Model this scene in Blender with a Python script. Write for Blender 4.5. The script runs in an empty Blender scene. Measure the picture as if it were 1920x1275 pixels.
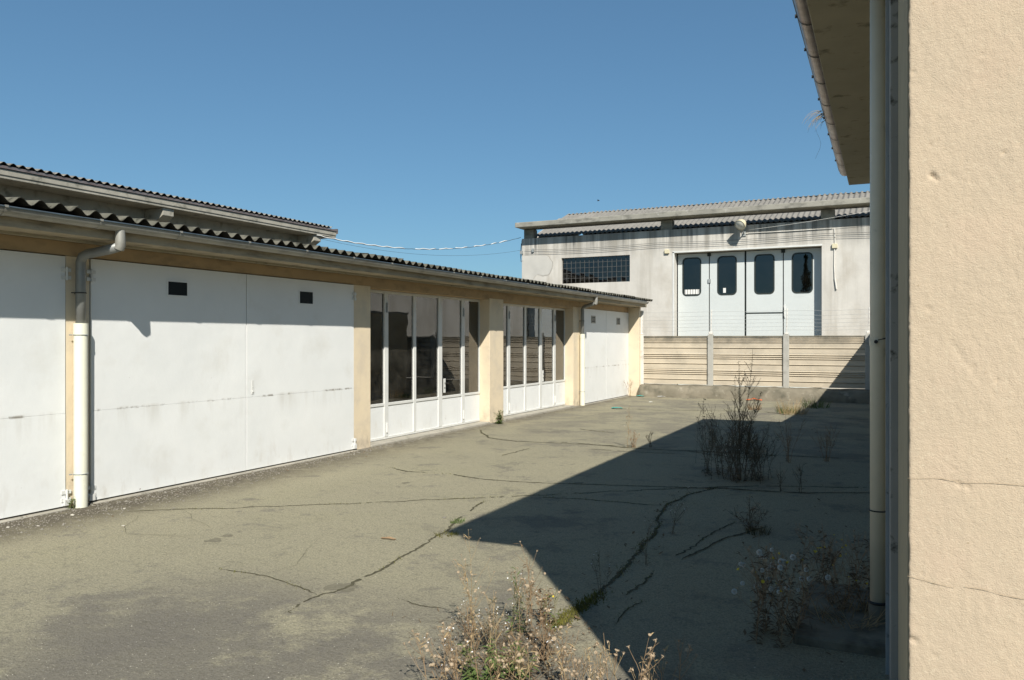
import bpy, bmesh, math, random
from mathutils import Vector, Matrix, noise, Euler
R = math.radians
random.seed(7)
S = bpy.context.scene
COL = S.collection

# ------------------------------------------------------------------ camera, sky, sun, exposure
FPX, CX, HY, CAMH = 1493.0, 960.0, 637.0, 1.65        # focal length in photo pixels, principal point, eye height
YAW = math.atan2(1699 - CX, FPX)
cam = bpy.data.cameras.new('camera')
cam.lens = 36 * FPX / 1920; cam.sensor_width = 36; cam.clip_start = 0.05; cam.clip_end = 2000
camo = bpy.data.objects.new('camera', cam); COL.objects.link(camo)
camo.location = (0, 0, CAMH); camo.rotation_euler = (R(90), 0, YAW)
S.camera = camo

SUN_AZ, SUN_T = 0.654, 0.883                          # shadow azimuth left of +Y, tangent of the elevation
w = bpy.data.worlds.new('World'); S.world = w; w.use_nodes = True
nt = w.node_tree; bg = nt.nodes['Background']
sky = nt.nodes.new('ShaderNodeTexSky'); sky.sky_type = 'NISHITA'; sky.sun_disc = False
sky.sun_elevation = math.atan(SUN_T); sky.sun_rotation = math.pi - SUN_AZ
sky.altitude = 100; sky.air_density = 1.0; sky.dust_density = 0.35; sky.ozone_density = 2.2
gam = nt.nodes.new('ShaderNodeGamma'); gam.inputs[1].default_value = 0.67
tint = nt.nodes.new('ShaderNodeMix'); tint.data_type = 'RGBA'; tint.blend_type = 'MULTIPLY'; tint.inputs[0].default_value = 1
tint.inputs[7].default_value = (.61, .965, 1.19, 1)                # camera white balance, the same in every direction
nt.links.new(sky.outputs[0], gam.inputs[0]); nt.links.new(gam.outputs[0], tint.inputs[6]); nt.links.new(tint.outputs[2], bg.inputs[0])
bg.inputs[1].default_value = 0.104
sun = bpy.data.lights.new('sun', 'SUN'); sun.energy = 5.0; sun.angle = R(0.55); sun.color = (1, .955, .87)
suno = bpy.data.objects.new('sun', sun); COL.objects.link(suno); suno.location = (10, -15, 20)
suno.rotation_euler = Vector((-math.sin(SUN_AZ), math.cos(SUN_AZ), -SUN_T)).to_track_quat('-Z', 'Y').to_euler()
S.view_settings.view_transform = 'Standard'; S.view_settings.look = 'None'
S.view_settings.exposure = 0.42; S.view_settings.gamma = 1; S.view_settings.use_curve_mapping = False
S.render.engine = 'CYCLES'
S.cycles.max_bounces = 8; S.cycles.transparent_max_bounces = 12

# ------------------------------------------------------------------ pixel of the photograph -> point of the place
cs, sn = math.cos(YAW), math.sin(YAW)
def ray(x, y):
    u = (x - CX) / FPX
    return Vector((u * cs - sn, u * sn + cs, (HY - y) / FPX))
def ground(x, y, z=0.0):
    r = ray(x, y); k = (z - CAMH) / r.z
    return Vector((r.x * k, r.y * k, z))
def onX(x, y, X):
    r = ray(x, y); k = X / r.x
    return Vector((X, r.y * k, CAMH + r.z * k))
def onY(x, y, Y):
    r = ray(x, y); k = Y / r.y
    return Vector((r.x * k, Y, CAMH + r.z * k))

# ------------------------------------------------------------------ materials
def N(t, kind, **kw):
    n = t.nodes.new(kind)
    for k, v in kw.items(): setattr(n, k, v)
    return n
def c4(c): return (c[0], c[1], c[2], 1)
def coords(t, stretch=(1, 1, 1)):
    g = N(t, 'ShaderNodeNewGeometry'); m = N(t, 'ShaderNodeMapping')
    m.inputs['Scale'].default_value = stretch
    t.links.new(g.outputs['Position'], m.inputs['Vector'])
    return m.outputs[0], g.outputs['Position']
def mix(t, fac, a, b, mode='MIX'):
    n = N(t, 'ShaderNodeMix', data_type='RGBA', blend_type=mode)
    for s_, v in ((n.inputs[0], fac), (n.inputs[6], a), (n.inputs[7], b)):
        if hasattr(v, 'links'): t.links.new(v, s_)
        elif isinstance(v, (int, float)): s_.default_value = v
        else: s_.default_value = c4(v)
    return n.outputs[2]
def noise_fac(t, vec, scale, lo, hi, detail=6, rough=.6):
    n = N(t, 'ShaderNodeTexNoise'); n.inputs['Scale'].default_value = scale
    n.inputs['Detail'].default_value = detail; n.inputs['Roughness'].default_value = rough
    t.links.new(vec, n.inputs['Vector'])
    m = N(t, 'ShaderNodeMapRange'); m.inputs[1].default_value = lo; m.inputs[2].default_value = hi
    t.links.new(n.outputs[0], m.inputs[0])
    return m.outputs[0]
def mulf(t, a, b):
    n = N(t, 'ShaderNodeMath', operation='MULTIPLY', use_clamp=True)
    for i, v in enumerate((a, b)):
        if hasattr(v, 'links'): t.links.new(v, n.inputs[i])
        else: n.inputs[i].default_value = v
    return n.outputs[0]
def axis_mask(t, pos, axis, a, b):
    sx = N(t, 'ShaderNodeSeparateXYZ'); t.links.new(pos, sx.inputs[0])
    m = N(t, 'ShaderNodeMapRange', interpolation_type='SMOOTHSTEP')
    m.inputs[1].default_value = a; m.inputs[2].default_value = b
    t.links.new(sx.outputs[axis], m.inputs[0])
    return m.outputs[0]
def mat(name, base, var=None, vs=2.0, rough=.75, metal=0.0, spec=.35, bump=(), layers=(), rvar=0.0):
    """bump: (scale, strength, distance, stretch); layers: dict(c, s, lo, hi, st, z=(axis,a,b), amt)"""
    m = bpy.data.materials.new(name); m.use_nodes = True; t = m.node_tree
    b = t.nodes['Principled BSDF']
    b.inputs['Roughness'].default_value = rough; b.inputs['Metallic'].default_value = metal
    b.inputs['Specular IOR Level'].default_value = spec
    vec, pos = coords(t)
    col = None
    if var: col = mix(t, noise_fac(t, vec, vs, .3, .7), base, var)
    for L in layers:
        v2, _ = coords(t, L.get('st', (1, 1, 1)))
        f = noise_fac(t, v2, L['s'], L['lo'], L['hi'], L.get('d', 6), L.get('r', .6))
        for zz in L.get('z', ()): f = mulf(t, f, axis_mask(t, pos, *zz))
        f = mulf(t, f, L.get('amt', 1.0))
        col = mix(t, f, col if col else base, L['c'])
    if col: t.links.new(col, b.inputs['Base Color'])
    else: b.inputs['Base Color'].default_value = c4(base)
    if rvar:
        r_ = noise_fac(t, vec, 5, .2, .8); mm = N(t, 'ShaderNodeMapRange')
        mm.inputs[3].default_value = rough - rvar; mm.inputs[4].default_value = rough + rvar
        t.links.new(r_, mm.inputs[0]); t.links.new(mm.outputs[0], b.inputs['Roughness'])
    prev = None
    for B in bump:
        v2, _ = coords(t, B[3] if len(B) > 3 else (1, 1, 1))
        n = N(t, 'ShaderNodeTexNoise'); n.inputs['Scale'].default_value = B[0]; n.inputs['Detail'].default_value = 7
        n.inputs['Roughness'].default_value = .62
        t.links.new(v2, n.inputs['Vector'])
        bp = N(t, 'ShaderNodeBump'); bp.inputs['Strength'].default_value = B[1]; bp.inputs['Distance'].default_value = B[2]
        t.links.new(n.outputs[0], bp.inputs['Height'])
        if prev: t.links.new(prev, bp.inputs['Normal'])
        prev = bp.outputs[0]
    if prev: t.links.new(prev, b.inputs['Normal'])
    return m

M = {}
DK = (.10, .09, .07)
M['white_door'] = mat('white_door_paint', (.75, .755, .735), (.69, .70, .685), 1.3, .42, spec=.35,
    bump=((.8, .28, .05), (3, .05, .01)),
    layers=(dict(c=(.50, .47, .40), s=2.2, lo=.55, hi=.8, amt=.3),
            dict(c=(.40, .34, .26), s=9, lo=.55, hi=.75, st=(1, 1, .35), z=((2, .5, .0),), amt=.35),
            dict(c=(.16, .13, .09), s=7, lo=.50, hi=.62, d=8, z=((2, .915, .928), (2, .955, .935)), amt=.75),
            dict(c=(.45, .42, .36), s=6, lo=.5, hi=.7, st=(1, 1, .12), z=((2, .6, .93), (2, .97, .94)), amt=.35),
            dict(c=(.13, .085, .05), s=7, lo=.735, hi=.75, st=(1, 1, 1.6), amt=.85)))
M['white_frame'] = mat('white_frame_paint', (.66, .66, .63), (.58, .58, .55), 4, .45,
    layers=(dict(c=(.33, .22, .13), s=22, lo=.70, hi=.76, amt=.8), dict(c=(.42, .36, .28), s=9, lo=.55, hi=.8, z=((2, .25, .0),), amt=.5)))
M['beige'] = mat('beige_render', (.70, .59, .42), (.62, .525, .385), 1.6, .88, spec=.2,
    bump=((70, .3, .006), (14, .25, .02)),
    layers=(dict(c=(.50, .44, .36), s=3.2, lo=.52, hi=.75, amt=.5), dict(c=(.33, .28, .21), s=7, lo=.42, hi=.7, z=((2, .45, .0),), amt=.75),
            dict(c=(.20, .17, .13), s=4.5, lo=.55, hi=.72, st=(1, 1, .4), z=((2, 2.2, 2.6),), amt=.6)))
M['beige_beam'] = mat('beige_beam_render', (.46, .335, .20), (.39, .29, .18), 2.4, .9, spec=.15, bump=((60, .25, .006),),
    layers=(dict(c=(.20, .16, .11), s=4, lo=.5, hi=.75, st=(1, 1, 2), amt=.6),))
M['concrete'] = mat('concrete', (.40, .37, .31), (.28, .265, .22), 2.5, .9, spec=.2, bump=((45, .4, .008), (9, .3, .02)),
    layers=(dict(c=(.12, .115, .09), s=5, lo=.56, hi=.72, amt=.7),))
M['fascia'] = mat('fascia_concrete', (.43, .37, .27), (.33, .28, .2), 2.0, .9, spec=.2, bump=((45, .4, .008),),
    layers=(dict(c=(.10, .085, .06), s=5, lo=.5, hi=.72, st=(1, .5, 3), amt=.75),))
M['soffit'] = mat('soffit_plaster', (.40, .355, .265), (.33, .30, .225), 2.0, .92, spec=.15, bump=((30, .3, .008),),
    layers=(dict(c=(.09, .085, .06), s=6, lo=.58, hi=.72, amt=.8),))
M['zinc'] = mat('zinc_gutter', (.36, .35, .31), (.25, .245, .22), 3.5, .5, .35, bump=((5, .2, .02),),
    layers=(dict(c=(.16, .12, .08), s=5, lo=.55, hi=.75, st=(1, .35, 1), amt=.6),), rvar=.12)
M['zinc_old'] = mat('rusty_gutter', (.34, .28, .26), (.19, .15, .135), 6, .36, .6, bump=((6, .2, .02),),
    layers=(dict(c=(.22, .11, .08), s=6, lo=.5, hi=.72, st=(2, .3, 2), amt=.6),), rvar=.1)
M['zinc_lip'] = mat('gutter_lip', (.13, .17, .2), (.08, .1, .11), 4, .4, .5)
M['pipe_grey'] = mat('grey_metal_pipe', (.26, .27, .26), (.2, .2, .19), 4, .5, .3)
M['pvc'] = mat('cream_pvc_pipe', (.75, .74, .60), (.66, .65, .53), 3, .4, layers=(dict(c=(.3, .28, .2), s=9, lo=.6, hi=.8, amt=.4),))
M['pvc_dull'] = mat('dull_pvc_pipe', (.74, .67, .52), (.63, .575, .45), 3, .45, layers=(dict(c=(.12, .11, .08), s=6, lo=.6, hi=.78, amt=.5),))
M['pvc_shaded'] = mat('shaded_pvc_boot', (.17, .16, .12), (.11, .10, .075), 14, .8)  # darkened copy of the pipe colour, shade of the boot painted in
M['dark'] = mat('dark_steel', (.03, .03, .03), (.05, .045, .04), 8, .55, .2)
M['vent_glass'] = mat('dark_vent_glass', (.012, .016, .018), None, rough=.5, spec=.15)
M['asbestos'] = mat('weathered_corrugated_sheet', (.27, .255, .22), (.18, .17, .15), 3, .92, spec=.15, bump=((60, .4, .006),),
    layers=(dict(c=(.045, .042, .035), s=11, lo=.5, hi=.68, amt=.85), dict(c=(.40, .38, .32), s=17, lo=.62, hi=.75, amt=.6)))
M['lichen_shade'] = mat('lichen_shade_underside', (.022, .021, .018), (.04, .038, .03), 9, .97, spec=.05)  # shade of the open wave hollows painted into the colour, along with lichen
M['asbestos_mossy'] = mat('mossy_corrugated_sheet', (.155, .145, .115), (.10, .098, .075), 3, .95, spec=.1, bump=((60, .4, .006),),
    layers=(dict(c=(.035, .035, .026), s=9, lo=.48, hi=.64, amt=.9), dict(c=(.34, .33, .28), s=14, lo=.64, hi=.74, amt=.7)))
M['asbestos_pale'] = mat('pale_corrugated_sheet', (.245, .23, .205), (.18, .17, .152), 2.2, .92, spec=.15, bump=((60, .4, .006),),
    layers=(dict(c=(.10, .095, .085), s=7, lo=.56, hi=.72, amt=.6),))
M['far_wall'] = mat('far_wall_render', (.61, .58, .525), (.50, .475, .43), .9, .9, spec=.2, bump=((40, .25, .008), (6, .2, .03)),
    layers=(dict(c=(.23, .22, .195), s=1.0, lo=.40, hi=.58, st=(2.8, 2.8, .10), z=((2, 4.3, 5.3),), amt=.9), dict(c=(.33, .30, .25), s=1.3, lo=.52, hi=.66, st=(1.6, 1.6, .12), amt=.4),
            dict(c=(.10, .10, .095), s=1.6, lo=.56, hi=.66, st=(2.4, 2.4, .1), z=((2, 4.6, 5.3),), amt=.8),
            dict(c=(.40, .36, .30), s=1.4, lo=.5, hi=.7, st=(1, 1, .6), amt=.55)))
M['far_conc'] = mat('far_gutter_concrete', (.34, .325, .275), (.235, .225, .195), 1.4, .92, spec=.2, bump=((30, .4, .012),),
    layers=(dict(c=(.13, .125, .11), s=2.5, lo=.5, hi=.68, st=(1, 1, 2.2), amt=.75), dict(c=(.52, .50, .46), s=3, lo=.62, hi=.72, amt=.6)))
M['plaster_patch'] = mat('grey_plaster_patch', (.52, .50, .455), (.44, .425, .39), 2.2, .92, bump=((30, .3, .01),))
M['patch_rim'] = mat('patch_rim_stain', (.45, .42, .37), (.27, .255, .23), 3.5, .92)
M['far_door'] = mat('white_folding_door', (.575, .60, .585), (.535, .56, .545), 1.5, .4, bump=((2, .15, .02),))
M['seal'] = mat('green_black_seal', (.02, .028, .026), (.03, .036, .032), 5, .6)
M['fence_panel'] = mat('fence_panel_concrete', (.56, .485, .37), (.46, .40, .31), 1.7, .92, spec=.2, bump=((50, .4, .008), (11, .3, .015)),
    layers=(dict(c=(.25, .225, .175), s=1.6, lo=.5, hi=.75, st=(1, 1, 1.6), amt=.45),
            dict(c=(.17, .16, .13), s=3, lo=.4, hi=.65, z=((2, 1.35, 1.75),), amt=.7)))
M['fence_post'] = mat('fence_post_concrete', (.44, .425, .385), (.35, .34, .30), 3, .9, spec=.2, bump=((50, .4, .008),),
    layers=(dict(c=(.16, .15, .13), s=5, lo=.55, hi=.72, amt=.6),))
M['fence_post_white'] = mat('whitewashed_post', (.68, .65, .59), (.6, .57, .52), 3, .85, spec=.2, bump=((50, .3, .006),),
    layers=(dict(c=(.33, .3, .26), s=5, lo=.55, hi=.72, amt=.6),))
M['kerb'] = mat('kerb_concrete', (.25, .22, .165), (.15, .135, .10), 2.2, .95, spec=.15, bump=((40, .6, .015), (8, .5, .04)),
    layers=(dict(c=(.42, .385, .31), s=4, lo=.60, hi=.7, amt=.45), dict(c=(.06, .06, .045), s=3, lo=.5, hi=.68, amt=.6)))
M['apron'] = mat('grimy_apron', (.24, .22, .17), (.16, .145, .11), 3, .95, spec=.1, bump=((40, .6, .01),), layers=(dict(c=(.05, .047, .035), s=5, lo=.45, hi=.65, amt=.7),))
M['wire'] = mat('galvanised_wire', (.55, .55, .52), None, rough=.5, metal=.4)
M['cable_dark'] = mat('dark_cable', (.05, .06, .07), None, rough=.6)
M['cable_white'] = mat('white_cable', (.75, .74, .70), None, rough=.5)
M['lamp_cream'] = mat('cream_lamp_housing', (.66, .60, .42), (.58, .52, .36), 12, .5)
M['lamp_lens'] = mat('lamp_lens', (.62, .60, .52), None, rough=.15, spec=.6)
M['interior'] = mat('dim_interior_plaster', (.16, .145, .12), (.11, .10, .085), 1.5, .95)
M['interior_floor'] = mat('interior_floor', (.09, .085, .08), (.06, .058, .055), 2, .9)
M['metal_grey'] = mat('grey_painted_steel', (.31, .33, .33), (.25, .265, .265), 4, .5, layers=(dict(c=(.05, .05, .04), s=14, lo=.62, hi=.7, amt=.8),))
M['window_bar'] = mat('rusty_window_bar', (.13, .13, .125), (.07, .065, .06), 9, .6)
M['jamb'] = mat('speckled_cement_jamb', (.31, .30, .27), (.26, .25, .225), 3, .9, layers=(dict(c=(.05, .045, .035), s=14, lo=.60, hi=.70, amt=.85),))
M['orange'] = mat('orange_plastic', (.62, .13, .03), (.5, .1, .03), 30, .5)
M['teal'] = mat('teal_cloth', (.06, .32, .27), (.05, .24, .21), 20, .8)
M['paper'] = mat('white_paper', (.72, .71, .67), None, rough=.8)
M['box_pale'] = mat('pale_cardboard', (.5, .47, .40), None, rough=.8)
M['bench'] = mat('dark_workbench', (.08, .065, .05), None, rough=.8)
M['stone'] = mat('pebble_stone', (.27, .25, .21), (.14, .125, .10), 40, .9)
M['stone_pale'] = mat('pale_stone', (.46, .43, .36), (.36, .335, .28), 30, .9)
M['crack'] = mat('crack_soil', (.055, .051, .035), (.12, .11, .072), 9, .98, spec=.05)
M['stain'] = mat('oil_stain', (.15, .138, .102), (.215, .196, .138), 30, .9, spec=.1, bump=((110, .9, .010),))
M['moss'] = mat('moss', (.16, .15, .035), (.08, .08, .025), 12, .95, spec=.1)
M['green'] = mat('green_weed_leaf', (.105, .15, .042), (.075, .11, .032), 14, .7, spec=.2)
M['green_dull'] = mat('dull_weed_leaf', (.075, .08, .042), (.10, .08, .048), 12, .75, spec=.2)
M['brown_leaf'] = mat('dry_brown_leaf', (.17, .115, .068), (.12, .088, .052), 12, .85, spec=.1)
M['straw'] = mat('dry_straw', (.38, .29, .16), (.27, .19, .10), 16, .85, spec=.15)
M['stem_red'] = mat('reddish_dry_stem', (.22, .145, .085), (.30, .21, .12), 14, .8, spec=.15)
M['stem_dark'] = mat('dark_weed_stem', (.10, .085, .055), (.14, .105, .07), 14, .85, spec=.1)
M['stem_green'] = mat('green_weed_stem', (.13, .14, .06), (.19, .16, .08), 14, .8, spec=.15)
M['head_tan'] = mat('tan_seed_head', (.46, .365, .255), (.31, .235, .155), 60, .9, spec=.1)
M['fluff'] = mat('white_seed_fluff', (.70, .69, .65), None, rough=.95, spec=.05)
M['petal_white'] = mat('white_petal', (.75, .75, .74), None, rough=.8)
M['yellow'] = mat('yellow_flower', (.60, .47, .04), None, rough=.8)
M['bird'] = mat('dark_bird', (.03, .03, .03), None, rough=.9)

def asphalt():
    G = (.168, .154, .132)
    m = mat('weathered_asphalt', (.375, .342, .232), (.30, .277, .198), .55, .95, spec=.08,
        bump=((110, .9, .010), (34, .6, .014), (5, .25, .04)),
        layers=(dict(c=(.38, .35, .222), s=1.1, lo=.5, hi=.75, amt=.6),
                dict(c=G, s=.55, lo=.545, hi=.60, d=11, r=.74, amt=.62),
                dict(c=G, s=1.9, lo=.56, hi=.62, d=11, r=.76, amt=.55),
                dict(c=G, s=1.15, lo=.40, hi=.50, d=11, r=.74, z=((1, 4.7, 3.6), (0, -4.9, -3.7)), amt=.8),
                dict(c=G, s=.9, lo=.46, hi=.56, d=11, r=.74, z=((1, 9.0, 16.0),), amt=.55),
                dict(c=(.10, .092, .07), s=64, lo=.46, hi=.64, d=7, r=.85, amt=.85), dict(c=(.13, .118, .088), s=17, lo=.52, hi=.66, d=9, r=.8, amt=.6),
                dict(c=(.42, .39, .28), s=52, lo=.58, hi=.72, d=5, r=.7, amt=.5),
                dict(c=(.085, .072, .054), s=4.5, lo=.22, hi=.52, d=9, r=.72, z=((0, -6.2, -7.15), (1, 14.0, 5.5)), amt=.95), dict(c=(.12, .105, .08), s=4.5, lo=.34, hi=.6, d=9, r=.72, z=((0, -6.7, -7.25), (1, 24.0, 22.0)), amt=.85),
                dict(c=(.50, .48, .43), s=62, lo=.685, hi=.71, d=3, z=((1, 5.6, 3.4),), amt=.95),
                dict(c=(.07, .066, .05), s=2.3, lo=.685, hi=.73, d=5, amt=.5)))
    return m
M['asphalt'] = asphalt()

def stucco():
    m = mat('ochre_stucco', (.53, .422, .300), (.485, .392, .285), 3.2, .9, spec=.15,
        bump=((300, .6, .0025), (120, .4, .003), (45, .12, .004)),
        layers=(dict(c=(.545, .43, .315), s=6, lo=.5, hi=.75, amt=.6), dict(c=(.50, .38, .27), s=3, lo=.56, hi=.75, amt=.45),
                dict(c=(.26, .19, .11), s=60, lo=.69, hi=.735, amt=.6), dict(c=(.60, .51, .37), s=110, lo=.55, hi=.7, amt=.5)))
    return m
M['stucco'] = stucco()
M['stucco_crack'] = mat('stucco_crack', (.38, .29, .19), (.48, .385, .27), 60, .9)
M['stucco_side'] = mat('ochre_stucco_side', (.42, .36, .245), (.36, .31, .215), 4, .9, spec=.15, bump=((80, .4, .005),),
    layers=(dict(c=(.15, .12, .08), s=12, lo=.6, hi=.72, amt=.5),))

def glass(name, tint, ior=1.5, gain=1.5, rough=.0, wav=0.0, dust=.05):
    m = bpy.data.materials.new(name); m.use_nodes = True; t = m.node_tree
    t.nodes.remove(t.nodes['Principled BSDF'])
    out = t.nodes['Material Output']
    tr = N(t, 'ShaderNodeBsdfTransparent'); tr.inputs[0].default_value = c4(tint)
    gl = N(t, 'ShaderNodeBsdfGlossy'); gl.inputs['Roughness'].default_value = rough
    fr = N(t, 'ShaderNodeFresnel'); fr.inputs[0].default_value = ior
    f = mulf(t, fr.outputs[0], gain)
    mx = N(t, 'ShaderNodeMixShader'); t.links.new(f, mx.inputs[0])
    t.links.new(tr.outputs[0], mx.inputs[1]); t.links.new(gl.outputs[0], mx.inputs[2])
    # film of dust
    df = N(t, 'ShaderNodeBsdfDiffuse'); df.inputs[0].default_value = (.42, .39, .32, 1)
    vec, _ = coords(t); d = mulf(t, noise_fac(t, vec, 2.5, .35, .8), dust)
    m2 = N(t, 'ShaderNodeMixShader'); t.links.new(d, m2.inputs[0])
    t.links.new(mx.outputs[0], m2.inputs[1]); t.links.new(df.outputs[0], m2.inputs[2])
    if wav:
        n = N(t, 'ShaderNodeTexNoise'); n.inputs['Scale'].default_value = 1.5; t.links.new(vec, n.inputs['Vector'])
        bp = N(t, 'ShaderNodeBump'); bp.inputs['Strength'].default_value = wav; bp.inputs['Distance'].default_value = .01
        t.links.new(n.outputs[0], bp.inputs['Height']); t.links.new(bp.outputs[0], gl.inputs['Normal'])
    t.links.new(m2.outputs[0], out.inputs['Surface'])
    return m
M['glass'] = glass('window_glass', (.62, .66, .62), gain=2.3, wav=.12, dust=.09)
M['glass_far'] = glass('dark_window_glass', (.25, .28, .29), gain=2.2, wav=.1, dust=.012)

# ------------------------------------------------------------------ mesh helpers
FR = {}                                              # where an object's origin stands in the frame its children are given in
class MB:
    def __init__(s): s.v = []; s.f = []
    def add(s, vs, fs):
        o = len(s.v); s.v += [tuple(v) for v in vs]; s.f += [tuple(i + o for i in f) for f in fs]; return s
    def box(s, x0, x1, y0, y1, z0, z1):
        v = [(x, y, z) for z in (z0, z1) for y in (y0, y1) for x in (x0, x1)]
        return s.add(v, [(0, 2, 3, 1), (4, 5, 7, 6), (0, 1, 5, 4), (2, 6, 7, 3), (0, 4, 6, 2), (1, 3, 7, 5)])
    def prism(s, poly, axis, a, b):
        """poly: 2D points in the plane of the two other axes (in axis order), extruded from a to b"""
        n = len(poly)
        def P(p, t):
            q = list(p); q.insert(axis, t); return q
        v = [P(p, a) for p in poly] + [P(p, b) for p in poly]
        return s.add(v, [tuple(range(n))[::-1], tuple(range(n, 2 * n))] + [(i, (i + 1) % n, n + (i + 1) % n, n + i) for i in range(n)])
    def tube(s, pts, r, seg=8, cap=True):
        pts = [Vector(p) for p in pts]; n = len(pts)
        rs = r if isinstance(r, (list, tuple)) else [r] * n
        up = None; vs = []; fs = []
        for i, p in enumerate(pts):
            t = (pts[min(i + 1, n - 1)] - pts[max(i - 1, 0)])
            if t.length < 1e-9: t = Vector((0, 0, 1))
            t.normalize()
            if up is None: up = Vector((1, 0, 0)) if abs(t.x) < .8 else Vector((0, 1, 0))
            a = up - t * up.dot(t)
            if a.length < 1e-6: a = t.orthogonal()
            a.normalize(); b = t.cross(a); up = a
            for k in range(seg):
                an = 2 * math.pi * k / seg
                vs.append(p + (a * math.cos(an) + b * math.sin(an)) * rs[i])
        for i in range(n - 1):
            for k in range(seg):
                k2 = (k + 1) % seg
                fs.append((i * seg + k, i * seg + k2, (i + 1) * seg + k2, (i + 1) * seg + k))
        if cap: fs += [tuple(range(seg))[::-1], tuple(range((n - 1) * seg, n * seg))]
        return s.add(vs, fs)
    def build(s, name, m, parent=None, smooth=False, bevel=0, org=None, seg=2):
        if not s.v: return None
        if org is None:
            lo = [min(v[i] for v in s.v) for i in range(3)]; hi = [max(v[i] for v in s.v) for i in range(3)]
            org = Vector([(lo[i] + hi[i]) / 2 for i in range(3)])
        org = Vector(org)
        me = bpy.data.meshes.new(name)
        me.from_pydata([Vector(v) - org for v in s.v], [], s.f); me.update()
        me.materials.append(M[m] if isinstance(m, str) else m)
        if smooth: me.polygons.foreach_set('use_smooth', [True] * len(me.polygons))
        o = bpy.data.objects.new(name, me); COL.objects.link(o)
        place(o, org, parent)
        if bevel:
            b = o.modifiers.new('bevel', 'BEVEL'); b.width = bevel; b.segments = seg; b.limit_method = 'ANGLE'; b.angle_limit = R(50)
        return o
def place(o, org, parent):
    o.location = Vector(org) - (FR[parent.name] if parent else Vector())
    if parent: o.parent = parent
    FR[o.name] = Vector(org)
def copy_at(o, org, parent, rot=None):
    c = o.copy(); COL.objects.link(c); place(c, org, parent)
    if rot is not None: c.rotation_euler = rot
    return c
def tag(o, label=None, cat=None, group=None, kind=None):
    if label: o['label'] = label
    if cat: o['category'] = cat
    if group: o['group'] = group
    if kind: o['kind'] = kind
    return o
def root(name, loc, label, cat, group=None, rz=0, local=False):
    o = bpy.data.objects.new(name, None); COL.objects.link(o); o.location = loc; o.rotation_euler = (0, 0, rz)
    o.empty_display_size = .2
    FR[o.name] = Vector() if local else Vector(loc)
    return tag(o, label, cat, group)
def corrugated(width, length, amp=.026, pitch=.177, th=.0065, seg=8, rows=2):
    """a corrugated sheet: waves along local x, slope along local y; origin at its lower left corner"""
    nw = int(round(width / pitch * seg)); b = MB(); vs = []; fs = []
    for side in (0, 1):
        for j in range(rows):
            for i in range(nw + 1):
                x = width * i / nw
                vs.append((x, length * j / (rows - 1), amp * math.cos(2 * math.pi * x / pitch) + (th if side else 0)))
    n = nw + 1; off = n * rows
    for j in range(rows - 1):
        for i in range(nw):
            a = j * n + i
            fs.append((a, a + n, a + n + 1, a + 1)); fs.append((off + a, off + a + 1, off + a + n + 1, off + a + n))
    for i in range(nw):
        fs.append((i, i + 1, off + i + 1, off + i)); a = (rows - 1) * n + i; fs.append((a, off + a, off + a + 1, a + 1))
    for j in range(rows - 1):
        a = j * n; fs.append((a, off + a, off + a + n, a + n)); a = j * n + n - 1; fs.append((a, a + n, off + a + n, off + a))
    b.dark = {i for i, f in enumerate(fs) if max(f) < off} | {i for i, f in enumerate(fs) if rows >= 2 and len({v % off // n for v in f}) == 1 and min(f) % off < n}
    return b.add(vs, fs)
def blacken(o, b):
    o.data.materials.append(M['lichen_shade'])
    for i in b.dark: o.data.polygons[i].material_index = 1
def half_gutter(b, ctr, r, p0, p1, axis=1, th=.004, seg=12, lip=True):
    """half round open gutter running along the y axis from p0 to p1 around ctr=(x,z)"""
    vs = []; fs = []
    for y in (p0, p1):
        for k in range(seg + 1):
            a = math.pi + math.pi * k / seg
            vs.append((ctr[0] + r * math.cos(a), y, ctr[1] + r * math.sin(a)))
        for k in range(seg + 1):
            a = math.pi + math.pi * k / seg
            vs.append((ctr[0] + (r - th) * math.cos(a), y, ctr[1] + (r - th) * math.sin(a)))
    n = 2 * (seg + 1); m_ = seg + 1
    for k in range(seg):
        fs.append((k, k + 1, n + k + 1, n + k)); fs.append((m_ + k, n + m_ + k, n + m_ + k + 1, m_ + k + 1))
        fs.append((k, m_ + k, m_ + k + 1, k + 1)); fs.append((n + k, n + k + 1, n + m_ + k + 1, n + m_ + k))
    fs.append((0, n, n + m_, m_)); fs.append((seg, m_ + seg, n + m_ + seg, n + seg))
    b.add(vs, fs)
    return b
def disc_cap(b, ctr, r, y, seg=12):
    vs = [(ctr[0] + r * math.cos(math.pi + math.pi * k / seg), yy, ctr[1] + r * math.sin(math.pi + math.pi * k / seg)) for yy in (y, y + .003) for k in range(seg + 1)]
    n = seg + 1
    b.add(vs, [tuple(range(n)), tuple(range(n, 2 * n))[::-1]] + [(k, n + k, n + k + 1, k + 1) for k in range(seg)])
def ring(b, c, r, tube_r, axis='z', seg=14):
    pts = []
    for k in range(seg + 1):
        a = 2 * math.pi * k / seg
        pts.append((c[0] + r * math.cos(a), c[1] + r * math.sin(a), c[2]))
    b.tube(pts, tube_r, 5, False)

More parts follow.
